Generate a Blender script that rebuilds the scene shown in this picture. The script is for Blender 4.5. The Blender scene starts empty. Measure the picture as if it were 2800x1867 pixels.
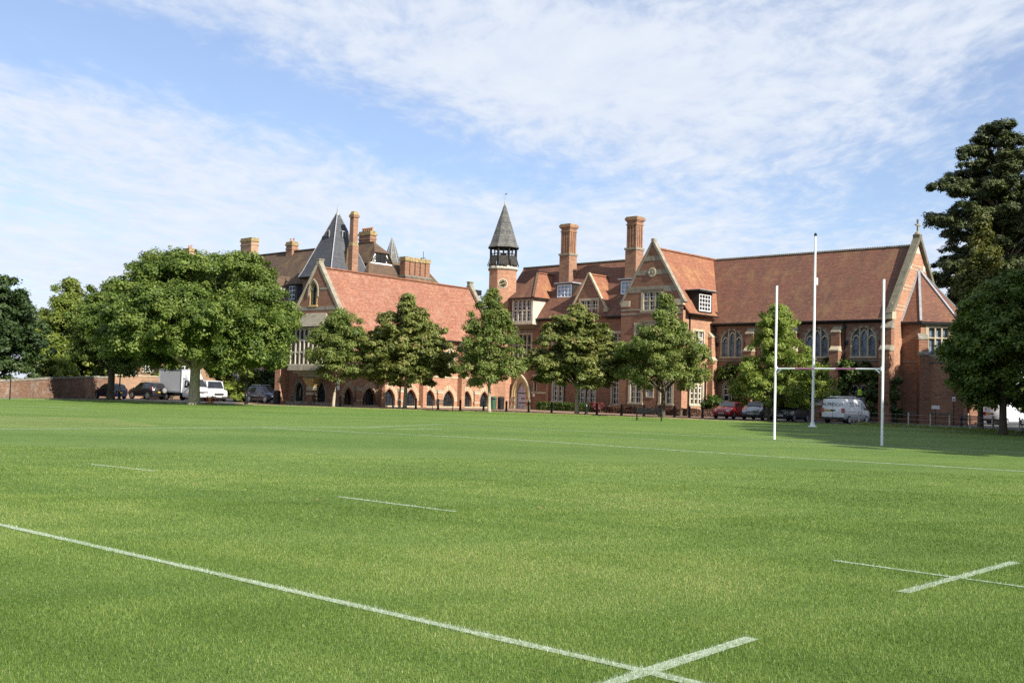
import bpy, bmesh, math, random
import numpy as np
from mathutils import Vector, Matrix
from mathutils.geometry import tessellate_polygon
R = math.radians
V = Vector
sc = bpy.context.scene
col = sc.collection
random.seed(7)
rng = np.random.default_rng(11)

# ------------------------------------------------------------------ objects
def tag(o, label=None, cat=None, group=None, kind=None):
    if label: o['label'] = label
    if cat: o['category'] = cat
    if group: o['group'] = group
    if kind: o['kind'] = kind
    return o

def thing(name, label, cat, loc=(0, 0, 0), rz=0.0, group=None):
    o = bpy.data.objects.new(name, None)
    col.objects.link(o)
    o.location = loc
    o.rotation_euler = (0, 0, R(rz))
    o.empty_display_size = .3
    return tag(o, label, cat, group)

def copy_tree(o, parent=None):
    c = o.copy()
    col.objects.link(c)
    c.parent = parent
    for ch in list(o.children):
        copy_tree(ch, c)
    return c

def arc(cx, cz, r, a0, a1, n):
    return [(cx + r * math.cos(R(a0 + (a1 - a0) * i / n)), cz + r * math.sin(R(a0 + (a1 - a0) * i / n))) for i in range(n + 1)]

class MB:
    """collects faces, then links them as one mesh object"""
    def __init__(s):
        s.v = []; s.f = []; s.m = []; s.mats = []
    def mi(s, mat):
        if mat not in s.mats: s.mats.append(mat)
        return s.mats.index(mat)
    def poly(s, pts, mat):
        i = len(s.v)
        s.v += [tuple(p) for p in pts]
        s.f.append(tuple(range(i, i + len(pts)))); s.m.append(s.mi(mat))
    def box(s, x0, x1, y0, y1, z0, z1, mat):
        s.hexa([(x0, y0, z0), (x1, y0, z0), (x1, y1, z0), (x0, y1, z0)], [(x0, y0, z1), (x1, y0, z1), (x1, y1, z1), (x0, y1, z1)], mat)
    def hexa(s, lo, hi, mat):
        n = len(lo); i = len(s.v)
        s.v += [tuple(p) for p in lo] + [tuple(p) for p in hi]
        k = s.mi(mat)
        s.f.append(tuple(range(i + n - 1, i - 1, -1))); s.m.append(k)
        s.f.append(tuple(range(i + n, i + 2 * n))); s.m.append(k)
        for a in range(n):
            b = (a + 1) % n
            s.f.append((i + a, i + b, i + n + b, i + n + a)); s.m.append(k)
    def slab(s, pts, th, mat):
        pts = [V(p) for p in pts]
        n = (pts[1] - pts[0]).cross(pts[2] - pts[0]).normalized()
        if n.z < 0:
            pts.reverse(); n = -n
        s.hexa([p - n * th for p in pts], pts, mat)
    def beam(s, a, b, w, h, mat, up=(0, 0, 1)):
        a = V(a); b = V(b); d = (b - a).normalized(); u = V(up)
        x = d.cross(u)
        if x.length < 1e-4: x = d.cross(V((0, 1, 0)))
        x.normalize(); u = x.cross(d).normalized()
        q = [(-w / 2, -h / 2), (w / 2, -h / 2), (w / 2, h / 2), (-w / 2, h / 2)]
        s.hexa([a + x * i + u * j for i, j in q], [b + x * i + u * j for i, j in q], mat)
    def tube(s, pts, rad, mat, n=8, cap=True):
        pts = [V(p) for p in pts]
        if not hasattr(rad, '__len__'): rad = [rad] * len(pts)
        rings = []
        ref = V((0, 0, 1))
        for i, p in enumerate(pts):
            d = (pts[min(i + 1, len(pts) - 1)] - pts[max(i - 1, 0)]).normalized()
            x = d.cross(ref)
            if x.length < .05: x = d.cross(V((1, 0, 0)))
            x.normalize(); y = d.cross(x)
            rings.append([p + (x * math.cos(2 * math.pi * k / n) + y * math.sin(2 * math.pi * k / n)) * rad[i] for k in range(n)])
        i0 = len(s.v); km = s.mi(mat)
        for r in rings: s.v += [tuple(p) for p in r]
        for i in range(len(rings) - 1):
            for k in range(n):
                a = i0 + i * n + k; b = i0 + i * n + (k + 1) % n
                s.f.append((a, b, b + n, a + n)); s.m.append(km)
        if cap:
            s.f.append(tuple(i0 + k for k in range(n))[::-1]); s.m.append(km)
            j = i0 + (len(rings) - 1) * n
            s.f.append(tuple(j + k for k in range(n))); s.m.append(km)
    def lathe(s, prof, c, mat, n=12, axis='z'):
        """prof = (radius, height) pairs"""
        rings = []
        for r, z in prof:
            ring = []
            for k in range(n):
                a = 2 * math.pi * (k + .5) / n
                if axis == 'z': ring.append((c[0] + r * math.cos(a), c[1] + r * math.sin(a), c[2] + z))
                elif axis == 'y': ring.append((c[0] + r * math.cos(a), c[1] + z, c[2] + r * math.sin(a)))
                else: ring.append((c[0] + z, c[1] + r * math.cos(a), c[2] + r * math.sin(a)))
            rings.append(ring)
        i0 = len(s.v); km = s.mi(mat)
        for r in rings: s.v += r
        for i in range(len(rings) - 1):
            for k in range(n):
                a = i0 + i * n + k; b = i0 + i * n + (k + 1) % n
                s.f.append((a, b, b + n, a + n)); s.m.append(km)
        s.f.append(tuple(i0 + k for k in range(n))[::-1]); s.m.append(km)
        j = i0 + (len(rings) - 1) * n
        s.f.append(tuple(j + k for k in range(n))); s.m.append(km)
    def build(s, name, parent=None, smooth=False, bevel=0, fix=False):
        me = bpy.data.meshes.new(name)
        me.from_pydata(s.v, [], s.f)
        for m in s.mats: me.materials.append(m)
        me.polygons.foreach_set('material_index', s.m)
        if fix:
            bm = bmesh.new(); bm.from_mesh(me)
            bmesh.ops.remove_doubles(bm, verts=bm.verts, dist=.0004)
            bmesh.ops.recalc_face_normals(bm, faces=bm.faces)
            bm.to_mesh(me); bm.free()
        uv = me.uv_layers.new(name='UVMap')
        data = np.zeros(len(me.loops) * 2, np.float32)
        co = np.zeros(len(me.vertices) * 3, np.float32); me.vertices.foreach_get('co', co); co = co.reshape(-1, 3)
        for p in me.polygons:
            n = p.normal
            t = V((-n.y, n.x, 0))
            if t.length < .02: t = V((1, 0, 0))
            t.normalize(); b = n.cross(t)
            for li in p.loop_indices:
                c = co[me.loops[li].vertex_index]
                data[2 * li] = c[0] * t.x + c[1] * t.y + c[2] * t.z
                data[2 * li + 1] = c[0] * b.x + c[1] * b.y + c[2] * b.z
        uv.data.foreach_set('uv', data)
        if smooth: me.polygons.foreach_set('use_smooth', [True] * len(me.polygons))
        me.update()
        o = bpy.data.objects.new(name, me)
        col.objects.link(o)
        if parent: o.parent = parent
        if bevel:
            b = o.modifiers.new('bevel', 'BEVEL'); b.width = bevel; b.segments = 2; b.limit_method = 'ANGLE'
        return o

class Pl:
    """vertical wall plane: origin, horizontal run direction, inward normal"""
    def __init__(s, o, t, nin):
        s.o = V(o); s.t = V(t).normalized(); s.n = V(nin).normalized()
    def p(s, a, z, d=0.0):
        return s.o + s.t * a + s.n * d + V((0, 0, z))

def rect(a, b, z0, z1): return [(a, z0), (b, z0), (b, z1), (a, z1)]
def pointed(a, b, z0, zs, zt, n=7):
    m = (a + b) / 2; w = (b - a) / 2; h = zt - zs
    r = (w * w + h * h) / (2 * w)
    r = max(r, w * 1.0001)
    right = []
    cx = b - r
    a1 = math.atan2(h, m - cx)
    for i in range(n + 1):
        q = a1 * i / n
        right.append((cx + r * math.cos(q), zs + r * math.sin(q)))
    left = [(2 * m - x, z) for x, z in right[:-1]][::-1]
    return [(a, z0), (b, z0)] + right + left
def elliptic(a, b, z0, zs, zt, n=14):
    m = (a + b) / 2; w = (b - a) / 2
    return [(a, z0), (b, z0)] + [(m + w * math.cos(math.pi * i / n), zs + (zt - zs) * math.sin(math.pi * i / n)) for i in range(n + 1)]

def clean(poly):
    out = []
    for p in poly:
        if not out or math.hypot(p[0] - out[-1][0], p[1] - out[-1][1]) > 1e-5: out.append(p)
    if math.hypot(out[0][0] - out[-1][0], out[0][1] - out[-1][1]) < 1e-5: out.pop()
    return out

def offset(poly, d):
    poly = clean(poly); n = len(poly); out = []
    for i in range(n):
        p0, p1, p2 = V(poly[i - 1]), V(poly[i]), V(poly[(i + 1) % n])
        e1 = (p1 - p0).normalized(); e2 = (p2 - p1).normalized()
        n1 = V((e1.y, -e1.x)); n2 = V((e2.y, -e2.x))
        k = n1 + n2
        k = k / max(.3, k.length_squared / 2) if k.length > 1e-6 else n1
        out.append(tuple(p1 + k * d))
    return out

def zmax_at(poly, s):
    zs = []
    n = len(poly)
    for i in range(n):
        (a, za), (b, zb) = poly[i], poly[(i + 1) % n]
        if abs(a - b) < 1e-9: continue
        if min(a, b) - 1e-9 <= s <= max(a, b) + 1e-9: zs.append(za + (zb - za) * (s - a) / (b - a))
    return max(zs) if zs else poly[0][1]

def panel(mb, P, outer, holes, mat, rev=None, depth=.22):
    holes = [clean(h) for h in holes]
    loops = [[V((a, z, 0)) for a, z in outer]] + [[V((a, z, 0)) for a, z in h] for h in holes]
    flat = [p for l in loops for p in l]
    for tri in tessellate_polygon(loops):
        pts = [P.p(flat[i].x, flat[i].y) for i in tri]
        nn = (pts[1] - pts[0]).cross(pts[2] - pts[0])
        if nn.dot(P.n) > 0: pts.reverse()
        mb.poly(pts, mat)
    for h in holes:
        n = len(h)
        for i in range(n):
            a, b = h[i], h[(i + 1) % n]
            mb.poly([P.p(*a), P.p(*b), P.p(*b, depth), P.p(*a, depth)], rev or mat)

def ring(mb, P, inner, w, mat, proud=.03, skip_bottom=False):
    inner = clean(inner); outer = offset(inner, w); n = len(inner)
    for i in range(n):
        j = (i + 1) % n
        if skip_bottom and i == 0: continue
        a, b, c, d = P.p(*inner[i], -proud), P.p(*inner[j], -proud), P.p(*outer[j], -proud), P.p(*outer[i], -proud)
        mb.poly([a, d, c, b], mat)
        mb.poly([d, P.p(*outer[i], 0.01), P.p(*outer[j], 0.01), c], mat)
        mb.poly([a, b, P.p(*inner[j], 0.05), P.p(*inner[i], 0.05)], mat)

def pbox(mb, P, a, b, z0, z1, d0, d1, mat):
    mb.hexa([P.p(a, z0, d0), P.p(b, z0, d0), P.p(b, z0, d1), P.p(a, z0, d1)], [P.p(a, z1, d0), P.p(b, z1, d0), P.p(b, z1, d1), P.p(a, z1, d1)], mat)

def window(parent, P, shape, sur=.18, depth=.18, cols=2, rows=2, fmat=None, smat=None, gmat=None, bar=.05, mull=0, mw=.1, transom=None, sill=True, name='window', extra=None):
    """a window: stone surround, with its pane and glazing bars as sub-parts"""
    shape = clean(shape)
    a0 = min(p[0] for p in shape); a1 = max(p[0] for p in shape); z0 = min(p[1] for p in shape); z1 = max(p[1] for p in shape)
    mb = MB()
    if sur: ring(mb, P, shape, sur, smat)
    if sill: pbox(mb, P, a0 - sur - .06, a1 + sur + .06, z0 - .16 - (sur if sur else 0) * .0, z0 - .001, -.09, .02, smat)
    # stone mullions
    for i in range(mull):
        s = a0 + (a1 - a0) * (i + 1) / (mull + 1)
        pbox(mb, P, s - mw / 2, s + mw / 2, z0, zmax_at(shape, s) - .005, .02, depth - .01, smat)
    if transom:
        for tz in transom: pbox(mb, P, a0 + .002, a1 - .002, tz - mw / 2, tz + mw / 2, .035, depth - .015, smat)
    if extra: extra(mb)
    if not mb.f: pbox(mb, P, a0 - .02, a1 + .02, z0 - .06, z0 - .001, -.03, .02, smat)
    w = mb.build(name, parent)
    g = MB(); g.poly([P.p(a, z, depth) for a, z in shape], gmat); g.build('pane', w)
    f = MB()
    nb = cols * (mull + 1)
    for i in range(1, nb):
        if mull and i % cols == 0: continue
        s = a0 + (a1 - a0) * i / nb
        pbox(f, P, s - bar / 2, s + bar / 2, z0, zmax_at(shape, s) - .004, depth - .05, depth - .004, fmat)
    for j in range(1, rows):
        z = z0 + (z1 - z0) * j / rows
        ok = [k / 40 for k in range(41) if zmax_at(shape, a0 + (a1 - a0) * k / 40) >= z]
        if ok: pbox(f, P, a0 + (a1 - a0) * ok[0] + .003, a0 + (a1 - a0) * ok[-1] - .003, z - bar / 2, z + bar / 2, depth - .045, depth - .006, fmat)
    inn = offset(shape, -bar); n = len(shape)
    for i in range(n):
        j = (i + 1) % n
        f.poly([P.p(*shape[i], depth - .055), P.p(*shape[j], depth - .055), P.p(*inn[j], depth - .055), P.p(*inn[i], depth - .055)], fmat)
        f.poly([P.p(*inn[i], depth - .055), P.p(*inn[j], depth - .055), P.p(*inn[j], depth), P.p(*inn[i], depth)], fmat)
    f.build('frame', w)
    return w

def text_obj(body, size, mat, parent, loc, xdir, zdir, name, extrude=.003, spacing=1.0):
    cu = bpy.data.curves.new(name, 'FONT'); cu.body = body; cu.size = size; cu.extrude = extrude; cu.align_x = 'CENTER'; cu.align_y = 'CENTER'; cu.space_character = spacing
    cu.resolution_u = 3
    tmp = bpy.data.objects.new(name + '_tmp', cu); col.objects.link(tmp)
    dg = bpy.context.evaluated_depsgraph_get(); dg.update()
    me = bpy.data.meshes.new_from_object(tmp.evaluated_get(dg))
    bpy.data.objects.remove(tmp)
    me.name = name; me.materials.clear(); me.materials.append(mat)
    o = bpy.data.objects.new(name, me); col.objects.link(o)
    x = V(xdir).normalized(); y = V(zdir).normalized(); n = x.cross(y)
    m = Matrix((x, y, n)).transposed().to_4x4(); m.translation = V(loc)
    o.matrix_local = m; o.parent = parent
    return o

# ------------------------------------------------------------------ materials
class NT:
    def __init__(s, nt): s.nt = nt
    def n(s, typ, **kw):
        nd = s.nt.nodes.new(typ)
        for k, v in kw.items():
            if k.startswith('i_'):
                key = k[2:].replace('_', ' ')
                nd.inputs[int(key) if key.isdigit() else key].default_value = v
            else: setattr(nd, k, v)
        return nd
    def l(s, a, b): s.nt.links.new(a, b)
    def mix(s, fac, a, b, blend='MIX'):
        nd = s.nt.nodes.new('ShaderNodeMix'); nd.data_type = 'RGBA'; nd.blend_type = blend
        for sock, v in ((nd.inputs[0], fac), (nd.inputs[6], a), (nd.inputs[7], b)):
            if isinstance(v, bpy.types.NodeSocket): s.l(v, sock)
            elif isinstance(v, (tuple, list)): sock.default_value = (*v[:3], 1)
            else: sock.default_value = v
        return nd.outputs[2]
    def ramp(s, fac, stops):
        nd = s.nt.nodes.new('ShaderNodeValToRGB')
        while len(nd.color_ramp.elements) < len(stops): nd.color_ramp.elements.new(.5)
        for e, (p, c) in zip(nd.color_ramp.elements, stops):
            e.position = p; e.color = (*c, 1) if hasattr(c, '__len__') else (c, c, c, 1)
        s.l(fac, nd.inputs[0]); return nd.outputs[0]
    def math(s, op, a, b=None, c=None):
        nd = s.nt.nodes.new('ShaderNodeMath'); nd.operation = op
        for i, v in enumerate((a, b, c)):
            if v is None: continue
            if isinstance(v, bpy.types.NodeSocket): s.l(v, nd.inputs[i])
            else: nd.inputs[i].default_value = v
        return nd.outputs[0]
    def noise(s, vec, scale, detail=4, rough=.6, dist=0):
        nd = s.nt.nodes.new('ShaderNodeTexNoise')
        nd.inputs['Scale'].default_value = scale; nd.inputs['Detail'].default_value = detail; nd.inputs['Roughness'].default_value = rough; nd.inputs['Distortion'].default_value = dist
        if vec is not None: s.l(vec, nd.inputs['Vector'])
        return nd.outputs['Fac']
    def mapping(s, vec, scale=(1, 1, 1), rot=(0, 0, 0), loc=(0, 0, 0)):
        nd = s.nt.nodes.new('ShaderNodeMapping')
        nd.inputs['Scale'].default_value = scale; nd.inputs['Rotation'].default_value = rot; nd.inputs['Location'].default_value = loc
        s.l(vec, nd.inputs['Vector']); return nd.outputs[0]

def mat(name):
    m = bpy.data.materials.new(name); m.use_nodes = True
    nt = m.node_tree
    b = nt.nodes['Principled BSDF']
    return m, NT(nt), b

def plain(name, c, rough=.6, metal=0.0, noise=.12, spec=.4, nscale=3.0, coat=0):
    m, t, b = mat(name)
    tc = t.n('ShaderNodeTexCoord')
    f = t.noise(tc.outputs['Object'], nscale, 5)
    lo = tuple(x * (1 - noise * 1.6) for x in c); hi = tuple(min(1, x * (1 + noise * 1.2)) for x in c)
    t.l(t.ramp(f, [(.3, lo), (.7, hi)]), b.inputs['Base Color'])
    b.inputs['Roughness'].default_value = rough; b.inputs['Metallic'].default_value = metal; b.inputs['Specular IOR Level'].default_value = spec
    if coat: b.inputs['Coat Weight'].default_value = coat
    return m

def bump(t, b, h, strength=.4, dist=.02):
    bp = t.n('ShaderNodeBump'); bp.inputs['Strength'].default_value = strength; bp.inputs['Distance'].default_value = dist
    t.l(h, bp.inputs['Height']); t.l(bp.outputs[0], b.inputs['Normal'])

def brick(name, c1, c2, mortar, soot=(.09, .06, .05), sootamt=.5, lime=0.0):
    m, t, b = mat(name)
    uv = t.n('ShaderNodeUVMap').outputs[0]
    ob = t.n('ShaderNodeTexCoord').outputs['Object']
    br = t.n('ShaderNodeTexBrick')
    t.l(uv, br.inputs['Vector'])
    br.inputs['Color1'].default_value = (*c1, 1); br.inputs['Color2'].default_value = (*c2, 1); br.inputs['Mortar'].default_value = (*mortar, 1)
    br.inputs['Scale'].default_value = 1; br.inputs['Brick Width'].default_value = .235; br.inputs['Row Height'].default_value = .085; br.inputs['Mortar Size'].default_value = .012; br.inputs['Bias'].default_value = -.15
    # courses differ in tone along their length
    cv = t.noise(t.mapping(uv, (.6, 4.2, 1)), 1.4, 4, .75)
    c = t.mix(t.ramp(cv, [(.38, 0), (.62, 1)]), br.outputs[0], t.mix(.5, br.outputs[0], tuple(x * .55 for x in c1)), 'MIX')
    big = t.noise(ob, .55, 6, .65)
    c = t.mix(t.math('MULTIPLY', t.ramp(big, [(.45, 0), (.78, 1)]), sootamt), c, soot)
    sp = t.noise(t.mapping(uv, (3.2, 6.5, 1)), 1.0, 3, .8)
    c = t.mix(t.ramp(sp, [(.54, 0), (.68, .4)]), c, tuple(min(1, x * 1.5 + .04) for x in c2))
    if lime:
        lm = t.noise(ob, 1.1, 7, .7)
        c = t.mix(t.ramp(lm, [(.5, 0), (.68, lime)]), c, (.45, .4, .34))
    t.l(c, b.inputs['Base Color']); b.inputs['Roughness'].default_value = .85; b.inputs['Specular IOR Level'].default_value = .2
    bump(t, b, br.outputs['Fac'], -.35, .01)
    return m

def tiles(name, base, alt, dark, lichen=None, streak=.5, lich=.3, row=.115):
    m, t, b = mat(name)
    uv = t.n('ShaderNodeUVMap').outputs[0]
    br = t.n('ShaderNodeTexBrick'); t.l(uv, br.inputs['Vector'])
    br.inputs['Color1'].default_value = (*base, 1); br.inputs['Color2'].default_value = (*alt, 1); br.inputs['Mortar'].default_value = (*tuple(x * .35 for x in dark), 1)
    br.inputs['Scale'].default_value = 1; br.inputs['Brick Width'].default_value = .17; br.inputs['Row Height'].default_value = row; br.inputs['Mortar Size'].default_value = .014; br.inputs['Bias'].default_value = 0
    rows = t.noise(t.mapping(uv, (.4, 3.4, 1)), 1.2, 5, .8)
    c = t.mix(t.ramp(rows, [(.4, 0), (.64, .8)]), br.outputs[0], dark)
    st = t.noise(t.mapping(uv, (1.1, .16, 1)), 1.0, 5, .6, .4)
    c = t.mix(t.math('MULTIPLY', t.ramp(st, [(.45, 0), (.72, 1)]), streak), c, dark)
    sp = t.noise(t.mapping(uv, (1, 1.6, 1)), 2.6, 5, .9)
    c = t.mix(t.ramp(sp, [(.52, 0), (.66, .75)]), c, alt)
    if lichen:
        ln = t.noise(t.mapping(uv, (.5, .35, 1), loc=(3, 5, 0)), 1.3, 6, .7)
        c = t.mix(t.math('MULTIPLY', t.ramp(ln, [(.5, 0), (.72, 1)]), lich), c, lichen)
    t.l(c, b.inputs['Base Color']); b.inputs['Roughness'].default_value = .8; b.inputs['Specular IOR Level'].default_value = .25
    h = t.math('ADD', br.outputs['Fac'], t.math('MULTIPLY', rows, -1.2))
    bump(t, b, h, -.5, .02)
    return m

def stone(name, c, stain=(.2, .18, .13), amt=.6):
    m, t, b = mat(name)
    ob = t.n('ShaderNodeTexCoord').outputs['Object']
    a = t.noise(ob, 1.6, 7, .7)
    k = t.ramp(a, [(.35, tuple(x * .75 for x in c)), (.65, tuple(min(1, x * 1.15) for x in c))])
    s = t.noise(t.mapping(ob, (2.5, 2.5, .7)), 1.3, 6, .65)
    k = t.mix(t.math('MULTIPLY', t.ramp(s, [(.48, 0), (.75, 1)]), amt), k, stain)
    t.l(k, b.inputs['Base Color']); b.inputs['Roughness'].default_value = .85; b.inputs['Specular IOR Level'].default_value = .2
    bump(t, b, a, .25, .03)
    return m

def leafm(name, dark, mid, light, trans=.35, yellow=None):
    m, t, b = mat(name)
    at = t.n('ShaderNodeAttribute', attribute_name='tint')
    stops = [(0.0, dark), (.5, mid), (1.0, light)] if not yellow else [(0.0, dark), (.45, mid), (.85, light), (1.0, yellow)]
    c = t.ramp(at.outputs['Fac'], stops)
    t.l(c, b.inputs['Base Color'])
    b.inputs['Roughness'].default_value = .5; b.inputs['Specular IOR Level'].default_value = .3
    tr = t.n('ShaderNodeBsdfTranslucent')
    t.l(t.mix(.5, c, t.mix(1.0, c, (1.0, 1.15, .35), 'MULTIPLY')), tr.inputs['Color'])
    mx = t.n('ShaderNodeMixShader'); mx.inputs[0].default_value = trans
    t.l(b.outputs[0], mx.inputs[1]); t.l(tr.outputs[0], mx.inputs[2])
    out = t.nt.nodes['Material Output']; t.l(mx.outputs[0], out.inputs['Surface'])
    return m

def glassm(name, c=(.02, .025, .03), rough=.06, spec=.7, blotch=0.0):
    m, t, b = mat(name)
    ob = t.n('ShaderNodeTexCoord').outputs['Object']
    f = t.noise(ob, 1.7, 3)
    t.l(t.ramp(f, [(.35, tuple(x * .6 for x in c)), (.65, tuple(x * (1.5 + blotch) for x in c))]), b.inputs['Base Color'])
    b.inputs['Roughness'].default_value = rough; b.inputs['Specular IOR Level'].default_value = spec
    bump(t, b, t.noise(ob, 2.2, 2), .12, .05)
    return m

M = {}
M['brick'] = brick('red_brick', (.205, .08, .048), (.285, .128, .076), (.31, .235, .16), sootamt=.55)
M['brick_sunlit'] = brick('sunlit_brick', (.34, .145, .082), (.43, .22, .138), (.42, .32, .22), sootamt=.4)  # brighter copy of the red brick, sunlight on the walls put into its colour
M['brick_chim'] = brick('chimney_brick', (.25, .105, .062), (.37, .195, .12), (.36, .28, .19), sootamt=.7)
M['brick_dark'] = brick('sooty_brick', (.15, .06, .04), (.22, .09, .055), (.14, .10, .08), sootamt=.7)
M['brick_old'] = brick('old_wall_brick', (.15, .075, .05), (.28, .14, .085), (.22, .18, .13), sootamt=1.0, lime=.45)  # old stains, deepened to stand in for dappled tree shade on the garden wall
M['brick_pale'] = brick('pale_wall_brick', (.34, .19, .115), (.43, .27, .17), (.42, .33, .23), sootamt=.2)
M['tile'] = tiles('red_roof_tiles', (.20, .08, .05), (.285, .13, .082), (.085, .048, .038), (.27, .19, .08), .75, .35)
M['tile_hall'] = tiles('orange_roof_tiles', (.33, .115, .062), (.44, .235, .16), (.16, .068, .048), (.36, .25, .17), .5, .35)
M['tile_bright'] = tiles('bright_roof_tiles', (.31, .11, .06), (.40, .18, .1), (.15, .065, .045), (.38, .25, .09), .5, .45)  # brighter copy of the red tiles, also paints sunlight onto right-hand slopes
M['tile_brown'] = tiles('brown_roof_tiles', (.125, .078, .052), (.175, .11, .072), (.06, .043, .034), (.2, .15, .055), .6, .6)
M['slate'] = tiles('dark_slates', (.075, .08, .095), (.11, .115, .13), (.045, .048, .056), (.15, .15, .13), .35, .3, .2)
M['slate_pale'] = tiles('weathered_slates', (.095, .098, .10), (.22, .215, .19), (.042, .044, .048), (.27, .255, .19), .5, .5, .28)
M['stone'] = stone('buff_stone', (.44, .385, .27), amt=.7)
M['stone_pale'] = stone('pale_stone', (.52, .48, .39), amt=.5)
M['stone_grey'] = stone('grey_coping_stone', (.26, .235, .18), (.1, .095, .075), .9)
M['stone_moss'] = stone('mossy_coping_stone', (.15, .138, .1), (.06, .06, .045), .9)
M['stone_dark'] = stone('stained_stone', (.22, .21, .17), (.07, .07, .06), .8)
M['stone_gold'] = stone('golden_stone', (.55, .37, .14), amt=.3)
M['lead'] = plain('lead_flashing', (.30, .315, .34), .5, 0, .15)
M['white'] = plain('white_paint', (.78, .78, .77), .45, 0, .03)
M['post'] = plain('white_post_paint', (.82, .82, .84), .35, 0, .03)
M['pink'] = plain('magenta_paint', (.42, .16, .31), .4, 0, .05)
M['black'] = plain('black_paint', (.012, .012, .014), .45, 0, .2)
M['iron'] = plain('black_cast_iron', (.015, .016, .018), .4, .2, .25)
M['timber'] = plain('dark_timber', (.02, .018, .016), .75, 0, .4, .3, 6)
M['louvre'] = plain('weathered_boards', (.05, .047, .043), .85, 0, .5, .2, 9)
M['plaster'] = plain('white_plaster', (.72, .70, .66), .8, 0, .06)
M['door'] = plain('pale_door_paint', (.60, .56, .66), .5, 0, .05)
M['gold'] = plain('gilded_metal', (.75, .58, .22), .4, .3, .1)
M['glass'] = glassm('window_glass')
M['glass_chapel'] = glassm('leaded_chapel_glass', (.10, .125, .16), .22, .5, .4)
M['glass_blue'] = glassm('sky_lit_glass', (.12, .19, .30), .1, .8, .6)
M['glass_car'] = glassm('car_glass', (.012, .014, .017), .03, .8)
M['terracotta'] = plain('terracotta', (.38, .21, .12), .8, 0, .2)
M['lichen'] = plain('lichened_brick', (.28, .215, .11), .9, 0, .4, .2, 4)
M['lamp_glass'] = plain('lantern_glass', (.2, .21, .21), .25, 0, .1)
# ------------------------------------------------------------------ school buildings
GO, GR = (16.3, 104.74), -43.29
def gw(x, y):
    a = R(GR); return (GO[0] + x * math.cos(a) - y * math.sin(a), GO[1] + x * math.sin(a) + y * math.cos(a))
X, Y, Z = V((1, 0, 0)), V((0, 1, 0)), V((0, 0, 1))

def voussoirs(parent, P, cx, zs, r0, r1, n, ma, mb_, ry=1.0, proud=.025, a0=0, a1=180, name='voussoir_arch'):
    mb = MB()
    for i in range(n):
        q0 = R(a0 + (a1 - a0) * i / n); q1 = R(a0 + (a1 - a0) * (i + 1) / n)
        m = ma if i % 2 == 0 else mb_
        if m is None: continue
        e = proud + (.006 if i % 2 else 0)
        pts = [(cx + r0 * math.cos(q0), zs + r0 * ry * math.sin(q0)), (cx + r1 * math.cos(q0), zs + r1 * ry * math.sin(q0)), (cx + r1 * math.cos(q1), zs + r1 * ry * math.sin(q1)), (cx + r0 * math.cos(q1), zs + r0 * ry * math.sin(q1))]
        f = [P.p(a, z, -e) for a, z in pts]; bk = [P.p(a, z, .02) for a, z in pts]
        mb.hexa(bk, f, m)
    return mb.build(name, parent)

def buttress(parent, P, s, w, prof, bm_, sm, base=None):
    """stepped buttress; prof = (z0, z1, depth) stages from below, stone weathering between"""
    mb = MB()
    for i, (z0, z1, d) in enumerate(prof):
        pbox(mb, P, s - w / 2, s + w / 2, z0, z1, -d, .02, bm_)
        nd = prof[i + 1][2] if i + 1 < len(prof) else 0.02
        top = prof[i + 1][0] if i + 1 < len(prof) else z1 + d * 1.25
        e = .05
        lo = [P.p(s - w / 2 - e, z1, -d - e), P.p(s + w / 2 + e, z1, -d - e), P.p(s + w / 2 + e, z1, .02), P.p(s - w / 2 - e, z1, .02)]
        zt = z1 + .12
        mid = [p + V((0, 0, .12)) for p in lo]
        mb.hexa(lo, mid, sm)
        hi = [P.p(s - w / 2, top, -nd), P.p(s + w / 2, top, -nd), P.p(s + w / 2, top, .021), P.p(s - w / 2, top, .021)]
        lo2 = [P.p(s - w / 2 - .02, zt + .001, -d - .02), P.p(s + w / 2 + .02, zt + .001, -d - .02), P.p(s + w / 2 + .02, zt + .001, .02), P.p(s - w / 2 - .02, zt + .001, .02)]
        mb.hexa(lo2, hi, sm)
    return mb.build('buttress', parent)

def drainpipe(parent, P, s, z0, z1):
    mb = MB()
    mb.tube([P.p(s, z0, -.1), P.p(s, z1, -.1), P.p(s, z1 + .25, -.28)], .06, M['iron'], 6)
    pbox(mb, P, s - .12, s + .12, z1 - .25, z1, -.2, -.02, M['iron'])
    return mb.build('drainpipe', parent)

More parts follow.
